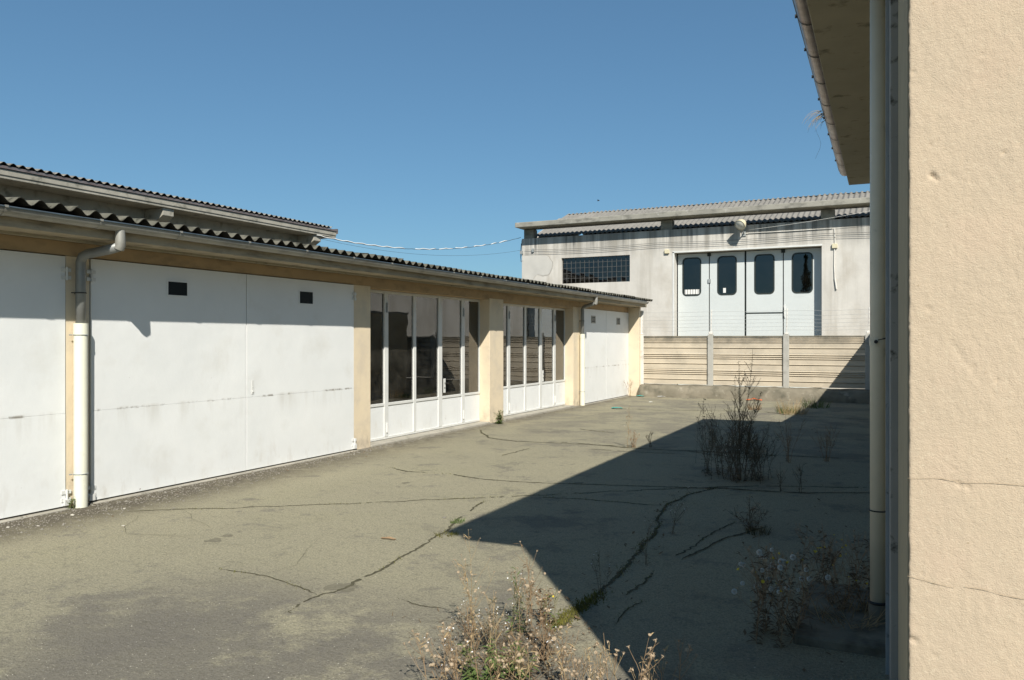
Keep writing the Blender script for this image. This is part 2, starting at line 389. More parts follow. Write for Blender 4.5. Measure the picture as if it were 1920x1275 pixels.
# ------------------------------------------------------------------ the ground
def build_ground():
    b = MB(); b.add([(-600, -600, 0), (600, -600, 0), (600, 600, 0), (-600, 600, 0)], [(0, 1, 2, 3)])
    g = b.build('asphalt_yard', 'asphalt', org=(0, 0, 0)); tag(g, kind='structure'); return g
YARD = build_ground()
def z4(pts): return [(240 + x * .552, 840 + y * .552) for x, y in pts]
def z7(pts): return [(1100 + x * .2396, 660 + y * .2396) for x, y in pts]
def z3(pts): return [(560 + x * .3542, 420 + y * .3542) for x, y in pts]
CRACKS = [
 (z4([(0, 216), (100, 210), (370, 203), (700, 190), (1000, 177), (1250, 166), (1390, 160), (1550, 152), (1760, 142), (1920, 135)]), .022),
 (z4([(1390, 165), (1600, 177), (1815, 196)]), .02),
 (z4([(890, 66), (940, 78), (1110, 90), (1210, 107), (1370, 116), (1500, 121), (1760, 129), (1920, 134), (2150, 128), (2400, 134), (2520, 134)]), .026),
 (z4([(1210, 180), (1165, 212), (1130, 240), (1090, 270), (1060, 295), (1000, 330), (950, 360), (870, 405), (790, 445), (720, 480), (640, 503), (590, 525), (555, 560)]), .018),
 (z4([(640, 500), (590, 475), (545, 457), (420, 425), (310, 412)]), .009),
 (z4([(1990, 135), (1890, 165), (1830, 195), (1800, 240), (1790, 290), (1740, 340), (1700, 390), (1650, 450), (1600, 495), (1540, 540), (1480, 590), (1430, 625)]), .024),
 (z4([(2060, 250), (1960, 300), (1920, 332), (1880, 360), (1820, 385), (1790, 420), (1740, 465), (1690, 500)]), .014),
 (z4([(1750, 520), (1700, 550), (1650, 600)]), .01),
 (z4([(930, 513), (1000, 537), (1090, 547)]), .009),
 (z4([(1270, 25), (1310, 15), (1365, 0)]), .016),
 (z7([(-200, 705), (0, 720), (250, 742), (440, 756), (900, 775), (1300, 800), (2000, 830)]), .035),
 (z7([(0, 757), (440, 785), (800, 800)]), .02),
 (z7([(270, 441), (560, 455), (900, 456), (1400, 466), (1550, 490), (2200, 530)]), .03),
 (z7([(-60, 598), (0, 610), (300, 640)]), .02),
 (z3([(960, 1090), (980, 1112), (1010, 1130), (1150, 1150), (1400, 1160), (1690, 1175)]), .024),
 ([(1280 + x * .251, 640 + y * .251) for x, y in [(0, 815), (420, 872), (700, 850)]], .03),
 ([(1280 + x * .251, 640 + y * .251) for x, y in [(0, 1095), (300, 1096), (500, 1112), (830, 1130), (1420, 1130)]], .026),
 ([(1440, 988), (1400, 1000), (1352, 1010), (1310, 1035), (1280, 1050)], .016),
]
def jag(pts, step, amp):
    out = []
    for a, b in zip(pts[:-1], pts[1:]):
        n = max(1, int((b - a).length / step))
        for k in range(n): out.append(a.lerp(b, k / n))
    out.append(pts[-1]); res = []
    for i, p in enumerate(out):
        q = Vector((noise.noise(p * 3.1), noise.noise(p * 3.1 + Vector((7, 3, 1))), 0)) * amp
        q += Vector((noise.noise(p * 17), noise.noise(p * 17 + Vector((2, 9, 5))), 0)) * amp * .5
        res.append(p + (q if 0 < i < len(out) - 1 else Vector()))
    return res
XWALL = -7.4
MOSSPTS = []; ALLPTS = []
def ribbon(pts, wd, lift, gap, name='crack'):
    vs = []; fs = []
    for j, p in enumerate(pts):
        t = (pts[min(j + 1, len(pts) - 1)] - pts[max(j - 1, 0)]).normalized(); n_ = Vector((-t.y, t.x, 0))
        e = 1 if 3 < j < len(pts) - 4 else .3
        wl = wd * .75 * e * (.12 + 1.1 * abs(noise.noise(p * 4)) + 1.0 * abs(noise.noise(p * 41)) + .35 * random.random())
        wr = wd * .75 * e * (.12 + 1.1 * abs(noise.noise(p * 4 + Vector((5, 5, 5)))) + 1.0 * abs(noise.noise(p * 47)) + .35 * random.random())
        z = Vector((0, 0, lift)); vs += [p + n_ * wl + z, p - n_ * wr + z]
    for j in range(len(pts) - 1):
        if noise.noise(pts[j] * 2.2 + Vector((0, 0, lift * 5000))) + .25 * noise.noise(pts[j] * 15) > gap: continue
        fs.append((2 * j, 2 * j + 1, 2 * j + 3, 2 * j + 2))
    b = MB(); b.add(vs, fs); return b.build(name, 'crack', YARD)
for i, (px, wd) in enumerate(CRACKS):
    pts = jag([ground(x, y) for x, y in px], .016, .034)
    ribbon(pts, wd, .002 + .0002 * i, .9 if i == 5 else .34)
    ALLPTS += pts[::3]
    if i == 5: MOSSPTS = pts
rc = random.Random(77)
for i in range(11):
    p = ground(rc.uniform(300, 1500), rc.uniform(790, 1040)); a = rc.uniform(0, 6.28); path = [p]
    for k in range(rc.randint(4, 10)):
        a += rc.gauss(0, .45); q = path[-1] + Vector((math.cos(a), math.sin(a), 0)) * rc.uniform(.12, .3)
        if q.x < XWALL + .3 or q.x > -.6 or q.y > 22: break
        path.append(q)
    if len(path) > 3: ribbon(jag(path, .02, .025), rc.uniform(.0016, .003), .0062 + .0001 * i, .2, 'hairline_crack')
for (x, y, a, c) in ((400, 1013, .16, .10), (428, 1004, .13, .07), (640, 1100, .3, .16), (1085, 905, .14, .10), (760, 905, .12, .09)):
    p = ground(x, y); b = MB(); n = 22; vs = [p + Vector((0, 0, .0016))]
    for k in range(n):
        t = 2 * math.pi * k / n; rr = 1 + .5 * noise.noise(Vector((math.cos(t) * 1.7 + x, math.sin(t) * 1.7, 2))) + .25 * noise.noise(Vector((math.cos(t) * 6 + x, math.sin(t) * 6, 2)))
        vs.append(p + Vector((a * .38 * rr * math.cos(t), c * .38 * rr * math.sin(t) * 1.6, .0016)))
    b.add(vs, [(0, 1 + k, 1 + (k + 1) % n) for k in range(n)]); b.build('oil_stain', 'stain', YARD)

# ------------------------------------------------------------------ the long garage row on the left
XW = -7.4; YEND = 22.9
garage = root('garage_row', (XW, 12, 0), 'long low garage row with white doors and corrugated roof on the left', 'garage')
b = MB()
XI = XW - .25
for y0, y1 in ((-1.2, .70), (5.065, 5.322), (9.614, 10.037), (13.949, 14.556), (18.38, 18.961)):
    b = MB(); b.box(XI, XW, y0, y1, -.1, 2.48); b.build('pilaster', 'beige', garage, bevel=.008)
b = MB(); b.box(XW - .02, XW + .335, 22.738, YEND, -.1, 2.617); b.build('end_fin', 'beige', garage, bevel=.012)
b = MB()
b.box(XI + .003, XW - .003, -1.2, 22.737, 2.481, 2.618)
b.build('lintel', 'beige_beam', garage, bevel=.004)
b = MB(); b.box(-12.6, XW - .021, 22.741, YEND - .002, -.1, 2.618); b.box(-12.6, -12.4, -1.2, 22.74, -.1, 2.618); b.box(-12.39, XI - .01, -1.2, -1.0, -.1, 2.618)
b.build('outer_wall', 'beige', garage)
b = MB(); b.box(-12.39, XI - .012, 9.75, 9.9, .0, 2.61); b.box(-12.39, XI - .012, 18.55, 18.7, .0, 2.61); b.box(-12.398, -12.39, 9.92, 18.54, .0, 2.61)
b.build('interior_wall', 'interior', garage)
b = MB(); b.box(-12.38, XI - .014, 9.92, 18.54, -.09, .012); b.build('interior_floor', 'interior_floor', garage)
XE = -6.9
b = MB(); b.box(-12.7, XE, -1.5, YEND + .05, 2.62, 2.745)
slab = b.build('roof_slab', 'fascia', garage, bevel=.006)
b = MB(); b.box(XE - .28, XE - .26, -1.5, YEND, 2.595, 2.619); b.build('drip_batten', 'soffit', garage)
# threshold strips
for y0, y1, zt in ((10.04, 13.946, .028), (14.56, 18.377, .032)):
    b = MB(); b.box(XI - .02, XW + .02, y0, y1, -.08, zt); b.build('door_sill', 'concrete', garage, bevel=.012)
for y0, y1 in ((.72, 5.06), (5.325, 9.61), (18.965, 22.735)):
    b = MB(); b.box(XW - .04, XW + .095, y0, y1, -.08, .006); b.build('door_threshold', 'concrete', garage)
# corrugated roof sheets, one object each, sharing a mesh
SL = math.atan(.075)
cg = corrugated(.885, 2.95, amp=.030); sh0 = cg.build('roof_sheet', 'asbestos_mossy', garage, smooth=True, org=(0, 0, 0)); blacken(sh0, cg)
sh0.modifiers.new('es', 'EDGE_SPLIT').split_angle = R(60)
k = 0; y = -1.4
while y < YEND - .2:
    wob = random.uniform(-.03, .03)
    for row, (dx, dz) in enumerate(((0, 0), (2.78, 2.78 * math.tan(SL) + .012))):
        P = Vector((-6.835 - dx + wob, y, 2.836 + dz + random.uniform(-.008, .010)))
        rot = Euler((SL + random.uniform(-.006, .006), random.uniform(-.008, .008), R(90) + random.uniform(-.008, .008)))
        if k == 0:
            place(sh0, P, garage); sh0.rotation_euler = rot
        else: copy_at(sh0, P, garage, rot)
        k += 1
    y += .885 if k % 8 else .880
# gutter with joints and brackets
gc = (-6.838, 2.768); GR = .067
b = MB(); half_gutter(b, gc, GR, -1.5, 22.74); disc_cap(b, gc, GR, 22.737)
gut = b.build('gutter', 'zinc', garage, smooth=True); gut.modifiers.new('es', 'EDGE_SPLIT').split_angle = R(50)
b = MB(); b.tube([(gc[0] + GR + .003, yy, gc[1] + .004 + .004 * noise.noise(Vector((yy, 0, 0)))) for yy in [(-1.5 + i * .5) for i in range(49)] if yy < 22.75], .009, 8)
b.build('gutter_lip', 'zinc_lip', gut, smooth=True)
b0 = None
yb = -.6; i = 0
while yb < 22.6:
    b = MB(); r2 = GR + .004
    pts = [(gc[0] + r2 * math.cos(math.pi + math.pi * q / 12), yb, gc[1] + r2 * math.sin(math.pi + math.pi * q / 12)) for q in range(13)]
    vs = []; 
    for p in pts: vs += [(p[0], p[1] - .014, p[2]), (p[0], p[1] + .014, p[2])]
    b.add(vs, [(2 * q, 2 * q + 1, 2 * q + 3, 2 * q + 2) for q in range(12)])
    b.box(gc[0] + GR - .004, gc[0] + GR + .016, yb - .013, yb + .013, gc[1] - .004, gc[1] + .016)
    if b0 is None: b0 = b.build('gutter_bracket', 'zinc', gut)
    else: copy_at(b0, (FR[b0.name].x, yb, FR[b0.name].z), gut)
    yb += .93 + .05 * math.sin(i); i += 1
# downpipes
def downpipe(yp, ysp, ztop, metal_r, pvc_r, collars, xoff):
    xs = gc[0]; xp = XW + xoff
    b = MB(); b.tube([(xs, ysp, 2.74), (xs, ysp, 2.66), (xs, ysp + .004, 2.575), (xs - .02, ysp, 2.535)], [metal_r * .95, metal_r, metal_r * 1.02, metal_r * 1.04], 16)
    sp = b.build('downspout', 'zinc', garage, smooth=True); sp.modifiers.new('es', 'EDGE_SPLIT').split_angle = R(50)
    b = MB(); b.tube([(xs - .02, ysp, 2.555), (xs - .16, ysp + .25 * (yp - ysp), 2.53), (xp + .10, ysp + .85 * (yp - ysp), 2.50), (xp + .03, yp, 2.475), (xp, yp, 2.42), (xp, yp, 2.3), (xp, yp, ztop - .05)], metal_r, 16)
    pp = b.build('downpipe', 'pipe_grey', garage, smooth=True)
    b = MB(); b.tube([(xp, yp, ztop), (xp, yp, ztop - .11), (xp, yp, ztop - .112), (xp, yp, 1.0), (xp, yp, .35), (xp, yp, .0)], [pvc_r * 1.06, pvc_r * 1.06, pvc_r, pvc_r, pvc_r, pvc_r], 20)
    lp = b.build('lower_downpipe', 'pvc', garage, smooth=True); lp.modifiers.new('es', 'EDGE_SPLIT').split_angle = R(40)
    for zc, rr in collars:
        b = MB(); ring(b, (xp, yp, zc), rr + .003, .005); b.box(XW - .01, xp - rr, yp - .008, yp + .008, zc - .01, zc + .01)
        b.tube([(xp - rr * .6, yp - rr - .002, zc), (xp - rr * .6, yp - rr - .03, zc)], .006, 6)
        b.build('pipe_clip', 'dark' if zc > 1.9 else 'metal_grey', pp if zc > 1.9 else lp)
downpipe(5.165, 5.24, 1.815, .047, .064, ((2.115, .048), (1.70, .064), (.33, .064)), .085)
downpipe(18.79, 18.47, 1.80, .045, .062, ((2.13, .046), (.35, .062)), .08)
# flush white steel doors, each leaf of two welded sheets
def door_leaf(y0, y1, z0=.022, z1=2.472, seam=.93, hinge_side=None, lock=None, vent=None, vent_kind=0):
    b = MB(); x0, x1 = XW - .035, XW + .012
    b.box(x0, x1, y0 + .004, y1 - .004, z0, seam - .0009); b.box(x0, x1 - .0015, y0 + .004, y1 - .004, seam + .0009, z1); b.box(x0, x1 - .012, y0 + .008, y1 - .008, seam - .002, seam + .002)
    lf = b.build('door_leaf', 'white_door', garage, bevel=.004)
    if hinge_side is not None:
        for zc in (2.30, .12):
            b = MB(); yh = hinge_side
            b.tube([(x1 + .016, yh, zc - .065), (x1 + .016, yh, zc + .065)], .011, 8)
            b.box(x1, x1 + .009, yh - .05, yh + .05, zc - .055, zc - .02); b.box(x1, x1 + .009, yh - .05, yh + .05, zc + .02, zc + .055)
            if zc < 1: b.box(x1, x1 + .03, yh - .03, yh + .03, zc - .09, zc - .03)
            b.build('hinge', 'white_frame', lf)
    if lock is not None:
        b = MB(); b.box(x1, x1 + .004, lock - .02, lock + .02, .97, 1.14); b.tube([(x1 + .003, lock, 1.0), (x1 + .012, lock, 1.0)], .012, 8); b.tube([(x1 + .003, lock, 1.06), (x1 + .008, lock, 1.06)], .007, 8)
        b.build('handle', 'white_frame', lf)
    if vent:
        a, c, d, e = vent
        b = MB(); b.box(x1 - .001, x1 + .004, a, c, d, e); b.build('vent_pane', 'vent_glass', lf)
        f = .014 if vent_kind == 0 else .03
        b = MB(); b.box(x1, x1 + .009, a - f, a, d - f, e + f); b.box(x1, x1 + .009, c, c + f, d - f, e + f); b.box(x1, x1 + .009, a, c, d - f, d); b.box(x1, x1 + .009, a, c, e, e + f)
        if vent_kind: 
            for q in range(1, 4): b.box(x1, x1 + .008, a, c, d + (e - d) * q / 4 - .008, d + (e - d) * q / 4 + .008)
        b.build('vent_frame', 'white_door' if vent_kind == 0 else 'zinc', lf)
    return lf
door_leaf(.72, 2.86); door_leaf(2.864, 5.06, hinge_side=5.06)
door_leaf(5.326, 7.446, hinge_side=5.326, vent=(6.262, 6.526, 2.155, 2.305))
door_leaf(7.45, 9.61, hinge_side=9.61, lock=7.55, vent=(8.414, 8.682, 2.15, 2.312))
door_leaf(18.965, 20.767, z1=2.455, seam=.93, vent=(19.62, 19.88, 2.12, 2.26), vent_kind=1)
door_leaf(20.771, 22.735, z1=2.455, seam=1.05, lock=20.84, vent=(21.67, 21.90, 2.115, 2.255), vent_kind=1)
# glazed screens in the recessed bays
XG = -7.63
def glazed(y0, y1, posts, ztop, zrail, zbot, door_i, handle_y, hinges):
    b = MB(); fx0, fx1 = XG - .03, XG + .015
    for a, c in posts: b.box(fx0, fx1 + .004, a, c, zbot + .04, ztop)
    edges = [y0] + [q for p in posts for q in p] + [y1]
    for a, c in zip(edges[0::2], edges[1::2]):
        b.box(fx0, fx1, a, c, zbot, zbot + .04); b.box(fx0, fx1, a, c, zrail - .045, zrail); b.box(fx0, fx1, a, c, ztop - .05, ztop - .001)
    for a, c in posts: b.box(fx0, fx1, a, c, zbot, zbot + .0395)
    b.box(fx0, fx1, y0, y0 + .03, zrail, ztop - .05); b.box(fx0, fx1, y1 - .02, y1, zrail, ztop - .05)
    fr = b.build('glazed_screen', 'white_frame', garage, bevel=.004)
    for a, c in zip(edges[0::2], edges[1::2]):
        b = MB(); b.box(XG - .012, XG - .006, a - .003, c + .003, zrail - .01, ztop - .04); pn = b.build('pane', 'glass', fr)
        pn.rotation_euler = (0, random.uniform(-.003, .003), random.uniform(-.004, .004))
        b = MB(); b.box(XG - .014, XG + .002, a - .003, c + .003, zbot + .035, zrail - .04); b.build('lower_panel', 'white_door', fr)
    b = MB(); b.box(fx1, fx1 + .012, handle_y - .03, handle_y + .035, .68, .94); b.build('lock_plate', 'white_frame', fr, bevel=.003)
    b = MB(); b.tube([(fx1 + .012, handle_y, .86), (fx1 + .05, handle_y, .86), (fx1 + .055, handle_y + .09, .855)], .008, 6); b.tube([(fx1 + .012, handle_y, .77), (fx1 + .02, handle_y, .77)], .012, 8)
    b.build('handle', 'dark', fr)
    for hy in hinges:
        for zc in (.22, 2.18):
            b = MB(); b.tube([(fx1 + .012, hy, zc - .08), (fx1 + .012, hy, zc + .08)], .014, 8); b.build('hinge', 'white_frame' if zc < 1 else 'metal_grey', fr)
glazed(10.045, 13.942, [(10.70, 10.808), (11.558, 11.637), (12.375, 12.50), (13.222, 13.33)], 2.455, .622, .034, 2, 12.57, (10.755, 13.275))
glazed(14.564, 18.374, [(15.18, 15.297), (16.022, 16.105), (16.832, 16.956), (17.65, 17.766)], 2.43, .665, .04, 2, 17.0, (15.24, 17.71))
b = MB(); b.box(XI, XW - .005, 10.04, 13.946, 2.456, 2.48); b.box(XI, XW - .005, 14.56, 18.377, 2.432, 2.48); b.box(XI, XW - .005, 18.965, 22.736, 2.456, 2.48)
b.build('lintel_strip', 'beige_beam', garage)

# inside the glazed bays
wb = root('workbench', (-9.6, 12.6, .012), 'dark workbench standing inside behind the nearer glazed screen', 'workbench')
b = MB(); b.box(-9.95, -9.25, 11.6, 13.6, .78, .84); b.build('bench_top', 'bench', wb)
for (x, y) in ((-9.9, 11.65), (-9.3, 11.65), (-9.9, 13.55), (-9.3, 13.55)):
    b = MB(); b.box(x - .035, x + .035, y - .035, y + .035, .012, .78); b.build('leg', 'bench', wb)
b = MB(); b.box(-9.6, -9.3, 12.3, 13.0, .842, .96); b.box(-9.62, -9.28, 12.28, 13.02, .94, .97); tag(b.build('cardboard_box', 'box_pale', bevel=.005), 'pale flat box lying on the dark workbench behind the glass', 'box')

# ------------------------------------------------------------------ taller shed behind the garages
rear = root('rear_shed', (-18, 9, 0), 'taller shed behind the garage row with dark eaves and corrugated roof', 'shed')
b = MB(); b.box(-24, -15.625, -6, 18.25, -.1, 4.80); b.build('wall', 'concrete', rear)
b = MB(); b.prism([(-15.62, 4.64), (-14.97, 4.64), (-14.97, 4.70), (-14.95, 4.70), (-14.95, 4.815), (-15.62, 4.815)], 1, -6.5, 18.62); b.build('eaves_beam', 'concrete', rear, bevel=.01)
b = MB(); b.box(-15.02, -14.925, -6.5, 18.66, 4.822, 4.872); b.box(-15.1, -14.93, 18.60, 18.665, 4.76, 4.90); b.build('gutter_flashing', 'zinc_old', rear)
for yy in (7.65, 12.75, 17.86):
    b = MB(); b.prism([(-15.62, 4.32), (-15.28, 4.32), (-15.02, 4.47), (-15.02, 4.638), (-15.62, 4.638)], 1, yy - .15, yy + .15); b.build('corbel', 'concrete', rear, bevel=.012)
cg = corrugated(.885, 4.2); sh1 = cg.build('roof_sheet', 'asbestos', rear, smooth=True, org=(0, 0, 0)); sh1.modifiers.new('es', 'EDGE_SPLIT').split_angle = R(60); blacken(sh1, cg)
y = -6.4; k = 0
while y < 18.0:
    P = Vector((-14.9, y, 4.905)); rot = Euler((math.atan(.12), 0, R(90)))
    if k == 0: place(sh1, P, rear); sh1.rotation_euler = rot
    else: copy_at(sh1, P, rear, rot)
    y += .885; k += 1

# ------------------------------------------------------------------ workshop across the end of the yard
YF = 27.0
ws = root('workshop_building', (-4, YF, 0), 'pale workshop across the yard end with four folding door leaves and grid window', 'workshop')
XL, XR = -12.95, 16.0
b = MB()
DX0, DX1, DZ = -7.14, -2.40, 4.64; WX0, WX1, WZ0, WZ1 = -11.34, -8.73, 3.715, 4.655
TOP = 5.45
b.box(XL, WX0, YF, YF + .35, -.1, TOP); b.box(WX0, WX1, YF, YF + .35, -.1, WZ0); b.box(WX0, WX1, YF, YF + .35, WZ1, TOP)
b.box(WX1, DX0, YF, YF + .35, -.1, TOP); b.box(DX0, DX1, YF, YF + .35, DZ, TOP); b.box(DX1, XR, YF, YF + .35, -.1, TOP)
b.box(XL, XL + .3, YF + .352, YF + 8, -.1, TOP + .02); b.box(XL, XR, YF + 7.7, YF + 8, -.1, TOP)
b.build('wall', 'far_wall', ws)
b = MB(); b.prism([(YF + .36, 5.4), (YF + 7.6, 5.4), (YF + 3.5, 6.7)], 0, XL + .02, XL + .28); b.build('gable', 'far_wall', ws)
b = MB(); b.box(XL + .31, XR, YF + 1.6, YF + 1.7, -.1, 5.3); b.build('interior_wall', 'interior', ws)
b = MB(); b.box(DX0 - .06, DX0 - .003, YF - .012, YF - .001, 0, DZ + .03); b.box(DX0 - .06, DX1 + .02, YF - .012, YF - .001, DZ + .003, DZ + .055)
b.build('door_surround', 'white_frame', ws)
for xx in (-12.67, -7.42, -2.23, 3.0, 8.2):
    b = MB(); b.box(xx - .2, xx + .2, YF + .01, YF + .34, TOP + .001, 5.79); b.build('parapet_post', 'far_conc', ws, bevel=.01)
b = MB(); b.prism([(YF - .56, 5.81), (YF + .36, 5.81), (YF + .36, 5.92), (YF - .46, 5.92), (YF - .46, 5.995), (YF - .56, 5.985)], 0, -12.97, XR)
gb = b.build('gutter_beam', 'far_conc', ws, bevel=.015)
sa = math.atan(1.32 / 3.45)
sh2 = corrugated(.885, 2.0).build('roof_sheet', 'asbestos_pale', ws, smooth=True, org=(0, 0, 0)); sh2.modifiers.new('es', 'EDGE_SPLIT').split_angle = R(60)
k = 0; x = -12.55
while x < 15:
    for row in range(2):
        d = 1.82 * row
        P = Vector((x, YF + .16 + d * math.cos(sa), 5.512 + d * math.sin(sa) + .012 * row)); rot = Euler((sa + random.uniform(-.006, .006), 0, random.uniform(-.006, .006)))
        if k == 0: place(sh2, P, ws); sh2.rotation_euler = rot
        else: copy_at(sh2, P, ws, rot)
        k += 1
    x += .885
b = MB(); b.add([(-12.6, YF + 3.55, 6.85), (15.5, YF + 3.55, 6.85), (15.5, YF + 7.6, 5.5), (-12.6, YF + 7.6, 5.5)], [(0, 1, 2, 3)]); b.build('rear_roof', 'asbestos_pale', ws)
# grid window of small panes
b = MB(); nx, nz = 15, 5
px, pz = (WX1 - WX0) / nx, (WZ1 - WZ0) / nz
for i in range(nx + 1):
    x = WX0 + i * px; b.box(max(x - .006, WX0), min(x + .006, WX1), YF + .10, YF + .122, WZ0, WZ1)
for j in range(nz + 1):
    z = WZ0 + j * pz
    b.box(WX0, WX1, YF + .102, YF + .120, max(z - .005, WZ0), min(z + .005, WZ1))
win = b.build('window', 'window_bar', ws)
pane0 = None
for i in range(nx):
    for j in range(nz):
        c = Vector((WX0 + (i + .5) * px, YF + .109, WZ0 + (j + .5) * pz)); rot = Euler((random.uniform(-.006, .012), 0, random.uniform(-.012, .012)))
        if pane0 is None:
            b = MB(); b.box(-px / 2 + .003, px / 2 - .003, -.003, .003, -pz / 2 + .003, pz / 2 - .003); pane0 = b.build('pane', 'glass_far', win, org=(0, 0, 0)); place(pane0, c, win); pane0.rotation_euler = rot
        else: copy_at(pane0, c, win, rot)
# folding door
YD = YF + .34
seams = [DX0 + .02, -6.02, -4.82, -3.61, DX1 - .01]
b = MB(); b.box(DX0 + .002, DX1 - .002, YD + .06, YD + .09, .0, DZ - .002); b.build('door_backing', 'seal', ws)
def rrect(cx, cz, w_, h_, r_, seg=5):
    pts = []
    for qx, qz, a0 in ((1, 1, 0), (-1, 1, 90), (-1, -1, 180), (1, -1, 270)):
        for k in range(seg + 1):
            a = R(a0 + 90 * k / seg); pts.append((cx + qx * (w_ / 2 - r_) + r_ * math.cos(a), cz + qz * (h_ / 2 - r_) + r_ * math.sin(a)))
    return pts
for i in range(4):
    a, c = seams[i], seams[i + 1]; g = (.018, .018, .032, .018, .02)
    a += g[i]; c -= g[i + 1]; cx = (-6.62, -5.425, -4.206, -3.02)[i]; cz = 3.83; W_, H_ = .60, 1.275
    # leaf with an opening: ring between the rectangle and the rounded opening
    inner = rrect(cx, cz, W_, H_, .13); n = len(inner); z0, z1 = .02, DZ - .025
    outer = []
    for (x, z) in inner:
        dx, dz = (x - cx) / (W_ / 2), (z - cz) / (H_ / 2)
        if abs(dx) > abs(dz) + 1e-6: outer.append((c if dx > 0 else a, cz + (z - cz) * 1.0))
        else: outer.append((x, z1 if dz > 0 else z0))
    b = MB()
    zT, zB = cz + H_ / 2, cz - H_ / 2; xl, xr = cx - W_ / 2, cx + W_ / 2
    y0, y1 = YD, YD + .05
    b.box(a, xl, y0, y1, z0, z1); b.box(xr, c, y0, y1, z0, z1); b.box(xl, xr, y0, y1, zT, z1)
    if i == 2: b.box(xl, xr, y0, y1, 2.565, zB); b.box(xl, xr, y0, y1, z0, 2.525)
    else: b.box(xl, xr, y0, y1, z0, zB)
    for qx, qz in ((1, 1), (-1, 1), (-1, -1), (1, -1)):
        cor = (cx + qx * W_ / 2, cz + qz * H_ / 2); cc = (cx + qx * (W_ / 2 - .13), cz + qz * (H_ / 2 - .13))
        arc = [(cc[0] + qx * .13 * math.cos(R(90 * k / 5)), cc[1] + qz * .13 * math.sin(R(90 * k / 5))) for k in range(6)]
        poly = [cor] + arc
        if qx * qz < 0: poly = poly[::-1]
        b.prism(poly, 1, y0, y1)
    lf = b.build('door_leaf', 'far_door', ws)
    if i == 2:
        b = MB(); b.box(a, c, YD - .006, YD - .001, 2.523, 2.567); b.build('wicket_seam', 'seal', lf)
    b = MB(); o_ = rrect(cx, cz, W_ + .05, H_ + .05, .15); i_ = rrect(cx, cz, W_ - .03, H_ - .03, .115); n = len(o_)
    vs = [(p[0], YD - .012, p[1]) for p in o_] + [(p[0], YD - .012, p[1]) for p in i_] + [(p[0], YD + .012, p[1]) for p in i_] + [(p[0], YD - .0005, p[1]) for p in o_]
    fs = []
    for k in range(n):
        k2 = (k + 1) % n; fs += [(k, n + k, n + k2, k2), (n + k, 2 * n + k, 2 * n + k2, n + k2), (k, k2, 3 * n + k2, 3 * n + k)]
    b.add(vs, fs); b.build('rubber_gasket', 'seal', lf)
    b = MB(); b.prism(rrect(cx, cz, W_, H_, .13)[::-1], 1, YD + .013, YD + .018); b.build('window_pane', 'glass_far', lf)
    if i == 0:
        b = MB()
        b.box(cx - .25, cx + .25, YD + .0085, YD + .0115, cz - .60, cz - .44); b.build('white_board', 'paper', lf)
        b = MB()
        for q in range(6): b.box(cx - .24 + q * .09, cx - .226 + q * .09, YD + .004, YD + .008, cz - .61, cz - .43)
        b.build('window_bars', 'dark', lf)
    if i == 1:
        b = MB(); b.box(cx - .13, cx - .04, YD + .0085, YD + .0115, cz - .58, cz - .42); b.build('paper_notice', 'paper', lf)
    if i == 3:
        b = MB(); b.box(a + .0, a + .05, YD - .03, YD - .001, 2.62, 2.80); b.box(a + .0, a + .05, YD - .03, YD - .001, 2.38, 2.54); b.tube([(a + .025, YD - .03, 2.42), (a + .025, YD - .07, 2.42), (a + .025, YD - .07, 2.72), (a + .025, YD - .03, 2.72)], .012, 6)
        b.build('handle', 'white_frame', lf)
    if i == 0:
        b = MB(); b.box(c - .03, c + .07, YD - .03, YD - .001, 3.60, 3.73); b.build('latch', 'metal_grey', lf)
for xs_ in (-6.02, -3.61):
    b = MB(); b.box(xs_ - .06, xs_ + .06, YD - .05, YD - .002, DZ - .13, DZ - .02); b.build('door_roller', 'seal', ws)
# conduit, junction boxes
b = MB(); b.tube([(-4.78, YF - .02, 5.165), (-3.2, YF - .02, 5.16), (-2.09, YF - .02, 5.165)], .014, 6); b.tube([(-2.02, YF - .02, 5.16), (-2.01, YF - .02, 4.66)], .016, 6)
b.tube([(-2.02, YF - .02, 4.57), (-2.03, YF - .02, 4.0), (-2.01, YF - .03, 3.6)], .018, 6); b.tube([(-2.01, YF - .03, 3.6), (-1.96, YF - .04, 3.25)], .024, 6)
b.build('conduit', 'fence_post_white', ws)
for xx, zz in ((-2.015, 4.61), (-7.39, 4.70)):
    b = MB(); b.box(xx - .08, xx + .08, YF - .07, YF - .001, zz - .07, zz + .07); b.build('junction_box', 'lamp_cream', ws, bevel=.01)
# patch of grey plaster near the corner
def patch_pts(gr):
    pts = [(-12.94, 4.80 + gr * .2), (-12.3, 4.80 + gr * .2), (-11.95, 4.78 + gr * .5)]
    for k in range(22):
        a = R(62 - 190 * k / 21); rr = .36 + .07 * noise.noise(Vector((math.cos(a) * 2, math.sin(a) * 2, 4))) + gr
        pts.append((-12.07 + rr * math.cos(a), 4.42 + rr * 1.05 * math.sin(a)))
    pts += [(-12.42, 4.02 - gr), (-12.55, 3.80 - gr), (-12.72, 3.72 - gr), (-12.94, 3.42)]
    return pts
b = MB(); b.prism(patch_pts(.035)[::-1], 1, YF - .002, YF + .01); b.build('patch_rim', 'patch_rim', ws)
b = MB(); b.prism(patch_pts(0)[::-1], 1, YF - .005, YF - .0025); b.build('plaster_patch', 'plaster_patch', ws)
